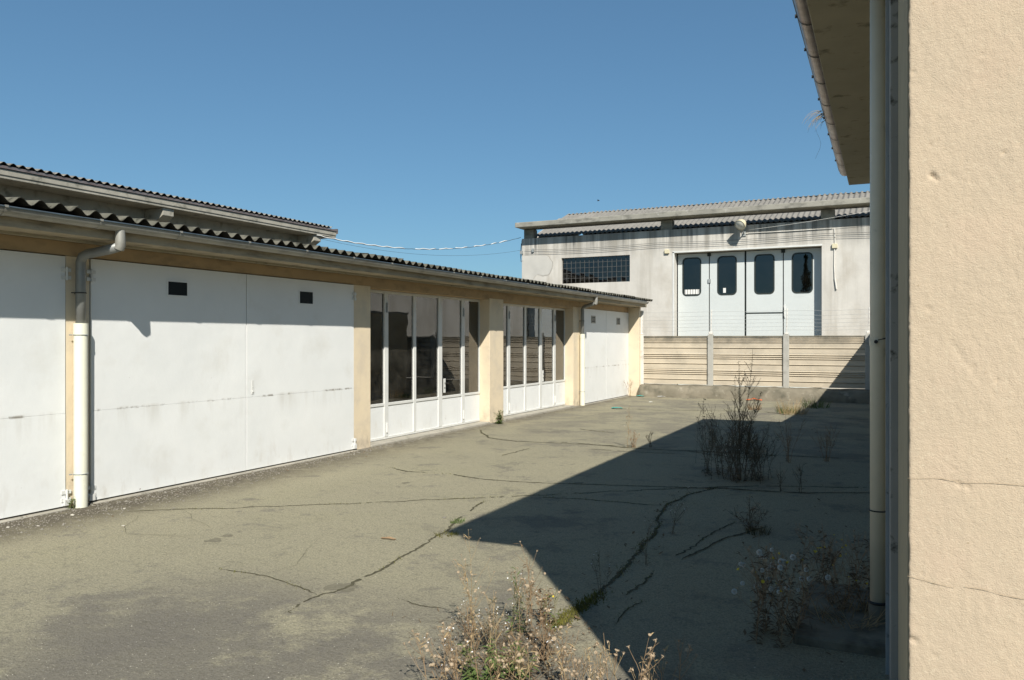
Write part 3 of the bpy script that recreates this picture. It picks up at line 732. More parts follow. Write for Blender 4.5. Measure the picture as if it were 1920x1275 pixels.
# wall cables strung along the facade
b = MB()
for z0, zz in ((5.02, 4.97), (4.90, 4.86)):
    b.tube([(-12.8 + i * .5, YF - .05, z0 - .09 * math.sin(math.pi * ((i * .5) % 5.2) / 5.2) * .6) for i in range(50)], .006, 5)
b.build('facade_cable', 'cable_dark', ws)
b = MB(); b.box(-12.99, -12.955, YF + .05, YF + .4, 4.8, 5.4); b.tube([(-13.02, YF + .1, 5.3), (-13.06, YF + .1, 4.9), (-13.03, YF + .1, 4.6), (-12.9, YF - .01, 4.62)], .012, 6)
b.build('cable_loop', 'cable_dark', ws)
b = MB(); b.box(-13.0, -12.9, YF - .06, YF - .001, 4.88, 5.0); b.box(-12.52, -12.44, YF - .06, YF - .001, 4.93, 5.06); b.build('cable_anchor', 'metal_grey', ws)

# floodlight on the workshop wall
lamp = root('floodlight', (-4.80, YF - .02, 5.2), 'cream round floodlight on a bracket above the folding doors', 'lamp')
b = MB(); b.box(-4.86, -4.74, YF - .03, YF - .002, 5.08, 5.26); b.tube([(-4.80, YF - .03, 5.17), (-4.80, YF - .22, 5.22), (-4.81, YF - .38, 5.33)], .022, 8); b.build('bracket', 'metal_grey', lamp)
def lathe(prof, M4, seg=18):
    b = MB(); vs = []; fs = []
    for (r_, z) in prof:
        for k in range(seg):
            a = 2 * math.pi * k / seg; vs.append(M4 @ Vector((r_ * math.cos(a), r_ * math.sin(a), z)))
    for i in range(len(prof) - 1):
        for k in range(seg): k2 = (k + 1) % seg; fs.append((i * seg + k, i * seg + k2, (i + 1) * seg + k2, (i + 1) * seg + k))
    return b.add(vs, fs)
dirv = Vector((-.35, -.72, -.55)).normalized(); M4 = Matrix.Translation((-4.83, YF - .42, 5.42)) @ dirv.to_track_quat('Z', 'Y').to_matrix().to_4x4()
lathe([(.0, -.2), (.06, -.19), (.12, -.13), (.165, -.04), (.18, .04), (.19, .05), (.19, .065), (.172, .065)], M4).build('lamp_head', 'lamp_cream', lamp, smooth=True)
lathe([(.172, .055), (.12, .085), (.05, .10), (.0, .104)], M4).build('lens', 'lamp_lens', lamp, smooth=True)

# ------------------------------------------------------------------ precast concrete fence
YN = 22.95
fence = root('concrete_fence', (-4, YN, 0), 'precast concrete panel fence with posts and wire strands at the yard end', 'fence')
b = MB(); vs = []
nseg = 90; x0, x1 = -7.03, 3.2
prof = [(YN - .42, -.05), (YN - .40, .10), (YN - .36, .26), (YN - .27, .325), (YN - .10, .345), (YN + .12, .345), (YN + .15, -.05)]
for i in range(nseg + 1):
    x = x0 + (x1 - x0) * i / nseg
    for (yy, zz) in prof:
        n_ = noise.noise(Vector((x * 2.3, yy * 6, zz * 6))) * .022 + noise.noise(Vector((x * 9, yy * 9, zz * 9))) * .012
        vs.append((x, yy + n_, zz + (n_ * .8 if zz > 0 else 0)))
m_ = len(prof); fs = [(i * m_ + j, (i + 1) * m_ + j, (i + 1) * m_ + j + 1, i * m_ + j + 1) for i in range(nseg) for j in range(m_ - 1)]
fs += [tuple(range(m_)), tuple(range(nseg * m_, nseg * m_ + m_))[::-1]]
b.add(vs, fs); b.build('footing_kerb', 'kerb', fence, smooth=True)
PX = [-7.06, -5.01, -2.95, -.89, 1.17, 3.23]
# one plank profile: three ribs, a flat, one rib, a flat
def plank(xa, xb, zb, h, first):
    ys = YN - .02; pr = [(YN + .05, zb + .002), (ys, zb + .002)]
    grooves = (.30, .64, .76, .88)
    for g in grooves:
        z = zb + h * g; pr += [(ys, z - .022), (ys + .026, z - .010), (ys + .026, z + .004), (ys - .014, z + .013), (ys, z + .026)]
    pr += [(ys, zb + h - .012), (ys + .008, zb + h - .002), (YN + .05, zb + h - .002)]
    b = MB(); b.prism(pr[::-1], 0, xa, xb); return b.build('fence_panel', 'fence_panel', fence)
for xa, xb in zip(PX[:-1], PX[1:]):
    for q in range(3):
        zb = .365 + q * .4567; o = plank(xa + .075, xb - .075, zb, .4567, q == 0); o.location.y += random.uniform(-.006, .006)
    b = MB(); b.box(xa + .075, xb - .075, YN - .045, YN + .05, 1.736, 1.768); b.build('coping', 'kerb', fence, bevel=.006)
for i, xp in enumerate(PX):
    b = MB(); hgt = 1.80
    b.box(xp - .078, xp + .078, YN - .075, YN + .075, .2, hgt)
    b.build('post', 'fence_post_white' if i == 0 else 'fence_post', fence, bevel=.012)
    b = MB(); b.box(xp - .055, xp + .055, YN - .055, YN + .055, hgt + .001, hgt + .05 + .04 * (i % 2)); b.build('post_cap', 'fence_post_white', fence, bevel=.02)
    b = MB(); b.tube([(xp + (.0 if i else -.02), YN, hgt - .1), (xp + (.015 if i else 0), YN, 2.3), (xp + .02, YN + (.02 if i else .02), 2.52)], .016 if i else .045, 7); b.build('wire_standard', 'fence_post_white', fence)
b = MB()
for z in (1.93, 2.03, 2.13, 2.23, 2.34, 2.46):
    for xa, xb in zip(PX[:-1], PX[1:]):
        b.tube([(xa + .015, YN - .018, z), (.5 * (xa + xb), YN - .018, z - random.uniform(.005, .03)), (xb + .015, YN - .018, z)], .0032, 4)
b.build('wire_strand', 'wire', fence)

# ------------------------------------------------------------------ overhead cables
def sag(p, q, s, n=24, twist=0):
    p, q = Vector(p), Vector(q); out = []
    for i in range(n + 1):
        t = i / n; v = p.lerp(q, t); v.z -= s * 4 * t * (1 - t)
        if twist: v.z += twist * math.sin(i * 1.9); v.x += twist * math.cos(i * 1.9)
        out.append(v)
    return out
pa, pb = onX(593, 441, -15.0), Vector((-12.98, YF - .05, 5.50))
oc = root('overhead_cable', pa, 'white twisted cable hanging between the rear shed and the workshop corner', 'cable')
b = MB(); b.tube(sag(pa, pb, .42, 60, .006), .009, 6); b.build('carrier_wire', 'cable_dark', oc, smooth=True)
pts = sag(pa + Vector((0, 0, .015)), pb + Vector((0, 0, .015)), .42, 60, .014)
b = MB(); i = 0
segs = [(0, 22), (25, 31), (32, 36), (37, 41), (43, 47), (49, 51), (52, 55)]
for a_, c_ in segs: b.tube(pts[a_:c_ + 1], .012, 6)
b.build('white_wrap', 'cable_white', oc, smooth=True)
b = MB(); b.tube(sag(onX(600, 447, -15.0), (-12.95, YF - .08, 5.02), .33, 40), .004, 5)
tag(b.build('thin_wire', 'cable_dark', smooth=True), 'thin dark wire hanging just below the white twisted cable', 'wire')
b = MB(); b.tube(sag((-4.6, YF - .12, 5.27), (2.2, YF - .6, 6.1), .12, 30), .0045, 5)
tag(b.build('slanting_wire', 'cable_white', smooth=True), 'thin pale wire rising rightwards from the floodlight across the workshop wall', 'wire')

# ------------------------------------------------------------------ building on the right, close to the camera
TH = .022
c0 = ray(1701, 637) * 1.919
rb = root('right_building', (c0.x, c0.y, 0), 'ochre stucco building close by on the right with overhanging eaves', 'building', rz=TH, local=True)
L_ = 10.893; ZS = 3.985
# near face, a fine mesh with trowel marks and pits
def near_face():
    b = MB(); vs = []; fs = []
    nx_, nz_ = 130, 470; Wd, z0, z1 = .52, .35, 2.95
    dents = [(random.uniform(0, .5), random.uniform(.7, 2.6), random.uniform(.0016, .0042), random.uniform(.0015, .004), random.uniform(0, 3.1)) for _ in range(90)]
    dents += [(.055, 2.04, .006, .008, .8), (.066, 2.03, .003, .006, .8), (.11, 1.31, .005, .004, .2), (.128, 1.305, .004, .004, .3), (.010, .93, .009, .005, .3), (.05, 2.115, .003, .004, 1.2), (.2, 2.08, .0035, .006, 0), (.23, 2.10, .003, .005, 0)]
    for j in range(nz_ + 1):
        z = z0 + (z1 - z0) * j / nz_
        for i in range(nx_ + 1):
            x = Wd * i / nx_
            d = .0007 * noise.noise(Vector((x * 22, z * 13, 0))) + .0007 * noise.noise(Vector((x * 70, z * 40, 3))) + .0006 * noise.noise(Vector((x * 190, z * 150, 7))) - .0007 * max(0, noise.noise(Vector((x * 95 + z * 40, z * 60, 2))) - .25)
            t = noise.noise(Vector((x * 30 + z * 18, z * 9, 11)))
            if t > .62: d -= (t - .62) * .005
            for (dx, dz, rr, dep, an) in dents:
                ex, ez = x - dx, z - dz
                if abs(ex) < .05 and abs(ez) < .05:
                    u = ex * math.cos(an) - ez * math.sin(an); v_ = ex * math.sin(an) + ez * math.cos(an)
                    q = (u / (rr * 2)) ** 2 + (v_ / rr) ** 2
                    if q < 1: d -= dep * (1 - q)
            edge = .0035 * noise.noise(Vector((z * 18, 0, 5))) + .0025 * noise.noise(Vector((z * 70, 0, 9)))
            if i == 0: vs.append((edge * .6 + .004, -d + .006, z))
            elif i == 1: vs.append((x + edge * .8, -d + .0015, z))
            else: vs.append((x, -d, z))
    n = nx_ + 1
    fs = [(j * n + i, j * n + i + 1, (j + 1) * n + i + 1, (j + 1) * n + i) for j in range(nz_) for i in range(nx_)]
    b.add(vs, fs)
    return b.build('stucco_face', 'stucco', rb, smooth=True)
near_face()
for pts_ in (((.0, 1.317), (.06, 1.322), (.13, 1.316), (.20, 1.321), (.3, 1.318)), ((.0, 1.082), (.03, 1.077), (.06, 1.072), (.1, 1.068)), ((.12, 1.072), (.16, 1.07), (.2, 1.063), (.3, 1.055))):
    pj = jag([Vector((x, z, 0)) for x, z in pts_], .006, .004); b = MB(); vs = []
    for q, p in enumerate(pj):
        w_ = .0004 + .0008 * abs(noise.noise(p * 60)); vs += [(p.x, -.0026, p.y + w_), (p.x, -.0026, p.y - w_)]
    b.add(vs, [(2 * q, 2 * q + 1, 2 * q + 3, 2 * q + 2) for q in range(len(pj) - 1)]); b.build('hairline_crack', 'stucco_crack', rb)
b = MB(); b.box(.001, 9, .012, 1.475, -.1, ZS - .001); b.box(.52, 9, .0, .0119, -.1, ZS - .001); b.box(.001, .519, .0, .0119, -.1, .352); b.box(.001, .519, .0, .0119, 2.948, ZS - .001)
b.build('corner_wall', 'stucco_side', rb)
b = MB(); b.box(.012, 9, 1.476, L_, -.1, ZS - .001); b.build('side_wall', 'stucco_side', rb)
b = MB(); b.box(-.028, .011, 1.4755, 2.19, -.1, ZS - .6); b.build('cement_jamb', 'jamb', rb, bevel=.004)
b = MB(); b.box(-.045, .011, 2.2, 2.225, -.1, ZS - .6); b.box(-.041, .011, 2.226, 2.26, -.1, ZS - .6); b.build('steel_door_frame', 'metal_grey', rb, bevel=.003)
b = MB(); b.box(-.02, .0115, 4.3, 6.6, .0, 2.6); b.box(-.02, .0115, 7.4, 9.9, .0, 2.6); b.build('side_door', 'metal_grey', rb)
b = MB(); b.box(-.538, 9, .0, L_, ZS, ZS + .15); b.build('eaves_slab', 'soffit', rb, bevel=.006)
b = MB(); b.prism([(-.62, ZS + .155), (9, ZS + .155), (9, ZS + .5)], 1, .01, L_ - .01); b.build('roof', 'asbestos', rb)
gx, gz, gr = -.582, 4.186, .082
b = MB(); half_gutter(b, (gx, gz), gr, .0, 10.776); disc_cap(b, (gx, gz), gr, 10.773); rg = b.build('gutter', 'zinc_old', rb, smooth=True); rg.modifiers.new('es', 'EDGE_SPLIT').split_angle = R(50)
b = MB(); b.tube([(gx - gr - .002, .0, gz + .003), (gx - gr - .002, 10.776, gz + .003)], .008, 8); b.build('gutter_lip', 'zinc_lip', rg, smooth=True)
g0 = None
for i in range(14):
    yy = .5 + i * .79
    if g0 is None:
        b = MB(); pts = [(gx + (gr + .003) * math.cos(math.pi + math.pi * q / 10), yy, gz + (gr + .003) * math.sin(math.pi + math.pi * q / 10)) for q in range(11)]
        vs = []
        for p in pts: vs += [(p[0], p[1] - .012, p[2]), (p[0], p[1] + .012, p[2])]
        b.add(vs, [(2 * q, 2 * q + 1, 2 * q + 3, 2 * q + 2) for q in range(10)]); b.box(gx - gr - .022, gx - gr - .004, yy - .01, yy + .01, gz - .012, gz + .012); b.box(gx + gr, gx + gr + .12, yy - .012, yy + .012, gz - .03, gz - .024)
        g0 = b.build('gutter_bracket', 'dark', rg)
    elif yy < 10.7: copy_at(g0, (FR[g0.name].x, yy, FR[g0.name].z), rg)
b = MB(); px_, py_ = -.083, 2.85
b.tube([(px_, py_, ZS), (px_, py_, 2), (px_, py_, .155)], .0425, 20); dp = b.build('downpipe', 'pvc_dull', rb, smooth=True)
b = MB(); b.tube([(px_, py_, .16), (px_, py_, .10), (px_ + .01, py_, .04), (px_ + .035, py_, -.02)], [.05, .05, .048, .046], 20); b.build('pipe_boot', 'pvc_shaded', dp, smooth=True)
for zc in (1.64,):
    b = MB(); b.tube([(px_, py_, zc - .022), (px_, py_, zc + .022)], .0455, 20); b.build('pipe_collar', 'pvc_dull', dp)
    b = MB(); b.tube([(px_ - .01, py_ - .046, zc), (px_ - .01, py_ - .066, zc)], .011, 8); b.tube([(px_, py_ - .044, zc + .01), (px_ + .05, py_ - .03, zc + .022), (.01, py_ - .02, zc + .024)], .004, 5); b.build('clip_bolt', 'dark', dp)
for zc in (.16, .68):
    b = MB(); ring(b, (px_, py_, zc), .046 if zc > .3 else .05, .004 if zc > .3 else .008, seg=18); b.build('pipe_seam', 'dark', dp)
b = MB(); b.box(-.50, -.001, 2.42, 3.5, -.05, .055); b.build('concrete_apron', 'apron', rb, bevel=.015)

# lower annex that continues the row up to the fence and casts its shade there
an = root('annex', (2, 17.5, 0), 'low annex wall hidden beyond the right building by the fence', 'annex')
b = MB(); b.prism([(-.47, 13.9), (-.31, 22.2), (7, 22.2), (7, 13.9)], 2, -.1, 2.50); b.build('wall', 'stucco_side', an)
b = MB(); b.prism([(-.49, 13.88), (-.33, 22.22), (7, 22.22), (7, 13.88)], 2, 2.501, 2.57); b.build('roof', 'concrete', an)
#PLANTS
# ------------------------------------------------------------------ weeds, litter and grit
def rv(a): return Vector((random.uniform(-a, a), random.uniform(-a, a), random.uniform(-a, a)))
def stalk(p, d, ln, n=7, wob=.10, up=.0):
    pts = [Vector(p)]; d = Vector(d).normalized()
    for i in range(n):
        d = (d + rv(wob) + Vector((0, 0, up))).normalized(); pts.append(pts[-1] + d * (ln / n))
    return pts, d
def leaf(b, p, d, ln, wd, fold=.25):
    d = Vector(d).normalized(); s_ = d.cross(Vector((0, 0, 1)))
    if s_.length < .05: s_ = Vector((1, 0, 0))
    s_.normalize(); u = s_.cross(d)
    droop = Vector((0, 0, -ln * random.uniform(.05, .3)))
    m1 = p + d * ln * .4; m2 = p + d * ln * .72 + droop * .4; e = p + d * ln + droop
    b.add([p, m1 + s_ * wd + u * wd * fold, m1 - s_ * wd + u * wd * fold, m2 + s_ * wd * .7 + u * wd * fold, m2 - s_ * wd * .7 + u * wd * fold, e, m1],
          [(0, 6, 1), (0, 2, 6), (1, 6, 5, 3), (6, 2, 4, 5)])
PROTO = {}
def proto(kind):
    if kind in PROTO: return PROTO[kind]
    b = MB(); rnd = random.Random(3)
    if kind == 'tan':                                 # dry open calyx with bracts
        for k in range(9):
            a = 2 * math.pi * k / 9; o_ = Vector((math.cos(a), math.sin(a), 0)); s_ = Vector((-math.sin(a), math.cos(a), 0))
            b.add([s_ * .0022, -s_ * .0022, o_ * .007 + Vector((0, 0, .005)) - s_ * .0024, o_ * .007 + Vector((0, 0, .005)) + s_ * .0024, o_ * .0125 + Vector((0, 0, .006 + .004 * rnd.random()))], [(0, 1, 2, 3), (3, 2, 4)])
        b.tube([(0, 0, -.005), (0, 0, .0), (0, 0, .006), (0, 0, .008)], [.0015, .0045, .0045, .001], 7)
    elif kind == 'fluff':
        for k in range(90):
            z = 1 - 2 * (k + .5) / 90; a = k * 2.39996; q = Vector((math.cos(a) * math.sqrt(1 - z * z), math.sin(a) * math.sqrt(1 - z * z), z))
            s_ = q.orthogonal().normalized(); t_ = q.cross(s_); e = q * .0145
            b.add([q * .002, e + s_ * .0028, e - s_ * .0028], [(0, 1, 2)]); b.add([q * .002, e + t_ * .0028, e - t_ * .0028], [(0, 1, 2)])
    elif kind == 'white':
        for k in range(6):
            a = 2 * math.pi * k / 6; o_ = Vector((math.cos(a), math.sin(a), 0)); s_ = Vector((-math.sin(a), math.cos(a), 0))
            b.add([(0, 0, 0), o_ * .005 + s_ * .0025 + Vector((0, 0, .001)), o_ * .0075 + Vector((0, 0, .002)), o_ * .005 - s_ * .0025 + Vector((0, 0, .001))], [(0, 1, 2, 3)])
        b.tube([(0, 0, -.003), (0, 0, .002)], [.0015, .002], 6)
    elif kind == 'yellow':
        for k in range(10):
            a = 2 * math.pi * k / 10; o_ = Vector((math.cos(a), math.sin(a), 0)); s_ = Vector((-math.sin(a), math.cos(a), 0))
            b.add([(0, 0, 0), o_ * .008 + s_ * .0024 + Vector((0, 0, .002)), o_ * .011 + Vector((0, 0, .003)), o_ * .008 - s_ * .0024 + Vector((0, 0, .002))], [(0, 1, 2, 3)])
        b.tube([(0, 0, -.006), (0, 0, -.002), (0, 0, .003)], [.002, .004, .003], 7)
    me = bpy.data.meshes.new(kind + '_head'); me.from_pydata(b.v, [], b.f); me.update()
    me.materials.append(M[{'tan': 'head_tan', 'fluff': 'fluff', 'white': 'petal_white', 'yellow': 'yellow'}[kind]])
    PROTO[kind] = me; return me
HEADNAME = {'tan': 'seed_head', 'fluff': 'fluffy_seed_head', 'white': 'white_flower', 'yellow': 'yellow_flower'}
def weed(px, top_px, label, stems=3, spread=.25, branch=4, heads=('tan',), nheads=14, hs=1.0, stem='stem_red', leafm='green_dull', leaves=30, leaf_l=.05, leaf_w=.007, r0=.0028, name='dry_weed', cat='weed', z=0.0, lowleaf=.5, group=None, base=None, wob=.10, blen=.42, brad=.02):
    B = base if base is not None else ground(*px, z)
    dep = -B.x * sn + B.y * cs
    H_ = (HY - top_px) / FPX * dep + CAMH - z if isinstance(top_px, (int, float)) and top_px > 5 else top_px
    rt = root(name, B, label, cat, group or 'weeds growing through the cracked yard')
    sb = MB(); lb = MB(); tips = []
    for i in range(stems):
        a = random.uniform(0, 6.283); d = Vector((math.cos(a) * spread * random.uniform(.2, 1), math.sin(a) * spread * random.uniform(.2, 1), 1))
        ln = H_ * (1 if i == 0 else random.uniform(.55, .98))
        if i == 0: d = Vector((d.x * .25, d.y * .25, 1))
        p0 = B + Vector((random.gauss(0, brad), random.gauss(0, brad), -.01))
        pts, dd = stalk(p0, d, ln * 1.02, 9, wob)
        sb.tube(pts, [r0 * (1 - .65 * k / 9) for k in range(10)], 5, False); tips.append((pts[-1], dd))
        for q in range(branch):
            t = random.uniform(.3, .95); k = int(t * 8); p = pts[k].lerp(pts[k + 1], t * 8 - k)
            a2 = random.uniform(0, 6.283); bd = (pts[k + 1] - pts[k]).normalized() * .8 + Vector((math.cos(a2), math.sin(a2), .25)) * .75
            bl = ln * blen * (1.15 - t) + .04
            bp, bdd = stalk(p, bd, bl, 5, wob * 1.2, .06); sb.tube(bp, [r0 * .6 * (1 - .5 * m / 5) for m in range(6)], 4, False); tips.append((bp[-1], bdd))
            for w_ in range(random.randint(0, 2)):
                kk = random.randint(2, 4); cp, cdd = stalk(bp[kk], bdd + rv(.7) + Vector((0, 0, .2)), bl * random.uniform(.25, .5), 3, wob, .05)
                sb.tube(cp, r0 * .36, 4, False); tips.append((cp[-1], cdd))
        for q in range(int(leaves / stems)):
            t = random.random() ** (1.0 / max(lowleaf, .01)) if lowleaf > 1 else random.random() ** (1.4 if lowleaf > .4 else 1.0)
            k = min(8, int(t * 9)); p = pts[k].lerp(pts[k + 1], random.random()); a2 = random.uniform(0, 6.283)
            leaf(lb, p, Vector((math.cos(a2), math.sin(a2), random.uniform(-.2, .7))), leaf_l * random.uniform(.5, 1.25), leaf_w * random.uniform(.6, 1.3))
    sb.build('stem', stem, rt)
    o = lb.build('foliage', leafm, rt)
    if o: o['kind'] = 'stuff'
    random.shuffle(tips); hk = [h for h in heads]
    for i, (p, d) in enumerate(tips[:nheads]):
        kd = hk[i % len(hk)]
        o = bpy.data.objects.new(HEADNAME[kd], proto(kd)); COL.objects.link(o); place(o, p, rt)
        o.rotation_euler = (d + rv(.5)).to_track_quat('Z', 'Y').to_euler(); sc = hs * (.72 if kd == 'white' else 1) * random.uniform(.7, 1.25); o.scale = (sc, sc, sc)
    return rt
def tuft(px, label, h, rad, n, m, name='grass_tuft', cat='grass', wd=.003, lean=.55, base=None, group='grass tufts about the yard', down=0):
    B = base if base is not None else ground(*px)
    b = MB()
    for i in range(n):
        a = random.uniform(0, 6.283); rr = rad * math.sqrt(random.random()); p = B + Vector((rr * math.cos(a), rr * math.sin(a), 0)); a2 = a + random.uniform(-1, 1)
        d = Vector((math.cos(a2) * lean * random.random(), math.sin(a2) * lean * random.random(), 1)).normalized(); ln = h * random.uniform(.4, 1.05); s_ = Vector((-math.sin(a2 + 1), math.cos(a2 + 1), 0)) * wd
        bend = Vector((math.cos(a2), math.sin(a2), -down)) * ln * random.uniform(.05, .35)
        p1 = p + d * ln * .5 + bend * .3; p2 = p + d * ln * (.98 if not down else .6) + bend * (1 if not down else 1.6)
        b.add([p - s_, p + s_, p1 + s_ * .8, p1 - s_ * .8, p2], [(0, 1, 2, 3), (3, 2, 4)])
    o = b.build(name, m, org=B); tag(o, label, cat, group); return o

# sunlit clump in the foreground
def fg(px, top, label, st=4, sp=.3, br=7, hd=('tan',), nh=30, hs=.72, stem='stem_red', lm='straw', lv=24, ll=.045, lw=.005, r0=.0019, **k):
    k.setdefault('brad', .045); return weed(px, top, label, max(2, st - 1), sp * 1.15, br, hd, int(nh * .85), hs, stem, lm, int(lv * 1.15), ll, lw, r0, **k)
fg((905, 1200), 985, 'tall thin straw weed in the sunlit clump with its tip above the shade corner', 4, .16, 6, ('tan',), 26, .6, 'straw', 'straw', 50, r0=.0016)
fg((985, 1195), 1012, 'reddish branching dry weed whose seed heads reach over the shade edge', 5, .28, 6, ('tan', 'tan', 'white'), 34, .72, 'stem_red', 'brown_leaf', 46)
fg((968, 1185), 1058, 'green stemmed weed with white dots standing in the middle of the clump', 5, .22, 6, ('white', 'tan'), 30, .8, 'stem_green', 'green', 60)
fg((925, 1225), 1095, 'pale straw weed left of the green stemmed one', 5, .3, 6, ('tan', 'white'), 34, .75, 'straw', 'green_dull', 44)
fg((1012, 1172), 1078, 'low weed with reddish leaves beside the yellow moss', 6, .4, 5, ('tan', 'white'), 26, .7, 'stem_red', 'brown_leaf', 80, .04, .008)
fg((890, 1215), 1120, 'small wide weed spotted with white flowers on the left flank of the clump', 6, .65, 6, ('white', 'white', 'tan'), 40, .8, 'stem_red', 'green_dull', 50, .04, .005)
fg((1000, 1235), 1125, 'brown bushy weed just right of the green leafy clump', 7, .5, 6, ('tan', 'white'), 40, .7, 'stem_red', 'brown_leaf', 90, .04, .007)
fg((905, 1285), 1205, 'loose leafy bright green weed low in the foreground clump', 8, 1.1, 3, ('tan',), 10, .7, 'stem_green', 'green', 170, .05, .008, .0022, name='green_weed', wob=.22)
fg((955, 1268), 1195, 'green leafy plant with spreading leaves at the front of the clump', 8, 1.0, 3, ('tan',), 10, .7, 'stem_green', 'green', 140, .048, .007, .0022, name='green_weed', wob=.22)
fg((822, 1310), 1182, 'leftmost dry weed of the foreground with tan seed heads', 4, .26, 6, ('tan',), 26, .8)
fg((868, 1312), 1168, 'dry seeded weed second from the left in the foreground', 5, .34, 6, ('tan', 'white'), 34, .8)
fg((1000, 1320), 1208, 'low straw coloured weed at the bottom edge below the brown bushy one', 5, .45, 6, ('tan',), 30, .8, 'straw')
fg((1062, 1320), 1180, 'reddish weed with bare stems right of the clump at the bottom edge', 5, .32, 6, ('tan',), 32, .8)
fg((1112, 1325), 1196, 'pale straw weed where the sunlit strip meets the bottom edge', 6, .36, 6, ('tan',), 36, .8, 'straw')
fg((1150, 1330), 1172, 'single weed with a high seed head on the edge of the big shade', 2, .15, 5, ('tan',), 12, .9, r0=.0022, lv=8)
fg((1195, 1335), 1210, 'lit cluster of tan seed heads against the dark shade', 5, .3, 6, ('tan',), 28, .95, 'straw', r0=.0021, lv=10)
fg((1262, 1345), 1200, 'rightmost lit weed with few seed heads against the dark shade', 2, .24, 5, ('tan',), 11, 1.0, r0=.0022, lv=6)
fg((1040, 1180), 1105, 'thin weed at the moss strip right of the clump', 3, .3, 5, ('tan', 'yellow'), 14, .7, 'stem_green', 'green', 20)
fg((868, 1180), 1090, 'sparse thin weed standing alone left of the clump', 3, .35, 6, ('white', 'tan'), 18, .7, r0=.0013, lv=10)
fg((840, 1250), 1165, 'white dotted thin weed between the left flank and the bottom edge', 4, .5, 6, ('white', 'tan'), 28, .75, r0=.0014, lv=14)
fg((940, 1300), 1200, 'tan seeded weed standing in front of the green leaves', 5, .45, 6, ('tan',), 32, .75)
fg((1035, 1275), 1175, 'slim reddish weed between the brown bush and the shade edge', 3, .4, 6, ('tan', 'white'), 20, .75)
# plants in the shade and towards the fence
weed((1388, 900), 655, 'tallest dark weed rising out of the shade in front of the fence', 6, .12, 18, ('tan',), 40, .8, 'stem_dark', 'green_dull', 520, .035, .007, .0045, lowleaf=.3, blen=.26, wob=.08, brad=.06)
weed((1378, 900), 750, 'dark bushy weed at the foot of the tallest weed', 26, .5, 8, ('tan', 'white'), 60, .8, 'stem_dark', 'brown_leaf', 620, .045, .007, .0026, blen=.4, wob=.13, brad=.17)
weed((1418, 897), 775, 'dull green bush on the right side of the tallest weed', 18, .6, 8, ('tan',), 30, .8, 'stem_dark', 'green_dull', 420, .045, .008, .0024, blen=.4, wob=.13, brad=.15)
weed((1343, 890), 750, 'dark weed leaning left with leaves over the shade edge', 11, .4, 8, ('tan',), 26, .8, 'stem_dark', 'green_dull', 300, .045, .011, .0026, blen=.38, wob=.12, brad=.12)
weed((1262, 1000), 905, 'sparse thin weed with pale specks standing in the open shade', 3, .3, 6, ('white',), 16, .8, 'stem_dark', 'brown_leaf', 14, .04, .005, .0018)
weed((1215, 1060), 975, 'sparse thin weed with pale specks near the wide mossy crack', 3, .3, 5, ('white',), 12, .7, 'stem_dark', 'brown_leaf', 12, .04, .005, .0016)
weed((1300, 868), 752, 'slender bare weed left of the dark bushes', 1, .1, 5, ('tan',), 6, .8, 'stem_dark', 'brown_leaf', 8, .04, .005, .002)
weed((1452, 1195), 1005, 'weed with white fluffy seed balls in the shade', 14, .48, 7, ('fluff', 'tan', 'fluff', 'tan', 'yellow', 'tan'), 84, 1.0, 'stem_red', 'brown_leaf', 420, .05, .007, .0022, name='fluffy_weed', blen=.5, brad=.075, wob=.15)
weed((1612, 1160), 975, 'wide shaded weed with yellow flowers beside the downpipe', 14, .6, 8, ('tan', 'tan', 'yellow', 'tan', 'tan', 'tan', 'tan'), 80, .8, 'stem_red', 'brown_leaf', 620, .05, .008, .0022, name='flowering_weed', brad=.15, wob=.14, blen=.5)
weed((1540, 1110), 1000, 'small shaded weed between the fluffy one and the flowering one', 4, .5, 5, ('tan', 'yellow'), 18, .85, 'stem_dark', 'brown_leaf', 50, .045, .007, .0024)
weed((1410, 992), 925, 'low brown dead weed lying in the shade before the bushes', 8, 1.1, 4, ('tan',), 14, .8, 'stem_dark', 'brown_leaf', 110, .06, .008, .0026)
weed((1550, 865), 790, 'twiggy brown weed in the shade far right of the bushes', 7, .4, 4, ('tan',), 8, .8, 'stem_red', 'brown_leaf', 40, .05, .006, .003)
weed((1478, 866), 775, 'twiggy brown weed in the shade just right of the bushes', 7, .35, 4, ('tan',), 8, .8, 'stem_red', 'brown_leaf', 60, .05, .006, .003)
weed((1462, 920), 868, 'left stalk of two short stalks on the long crack in the shade', 3, .18, 3, ('tan',), 4, .8, 'stem_dark', 'brown_leaf', 18, .05, .006, .003)
weed((1500, 922), 866, 'right stalk of two short stalks on the long crack in the shade', 3, .18, 3, ('tan',), 4, .8, 'stem_dark', 'brown_leaf', 18, .05, .006, .003)
weed((1128, 1112), 1035, 'thin dark weed on the wide mossy crack', 3, .3, 4, ('white',), 8, .7, 'stem_dark', 'green_dull', 26, .04, .005, .002)
weed((1172, 838), 756, 'single pale weed spike with a reddish foot in the sunlit yard', 1, .06, 6, ('tan', 'white'), 12, 1.1, 'straw', 'straw', 46, .045, .006, .003, blen=.16)
weed((1188, 838), 805, 'reddish dry tuft at the foot of the pale spike', 8, .5, 2, ('tan',), 10, 1.2, 'stem_red', 'stem_red', 60, .05, .006, .003)
weed((1218, 838), 806, 'short dark twig standing on the shade edge', 3, .3, 3, ('tan',), 2, .8, 'stem_dark', 'stem_dark', 14, .03, .006, .0045)
weed((936, 794), 766, 'bright green leafy plant at the foot of the thick pillar', 12, .6, 3, ('white',), 4, .8, 'stem_green', 'green', 260, .075, .012, .003, name='green_weed', group='green plants along the garage row')
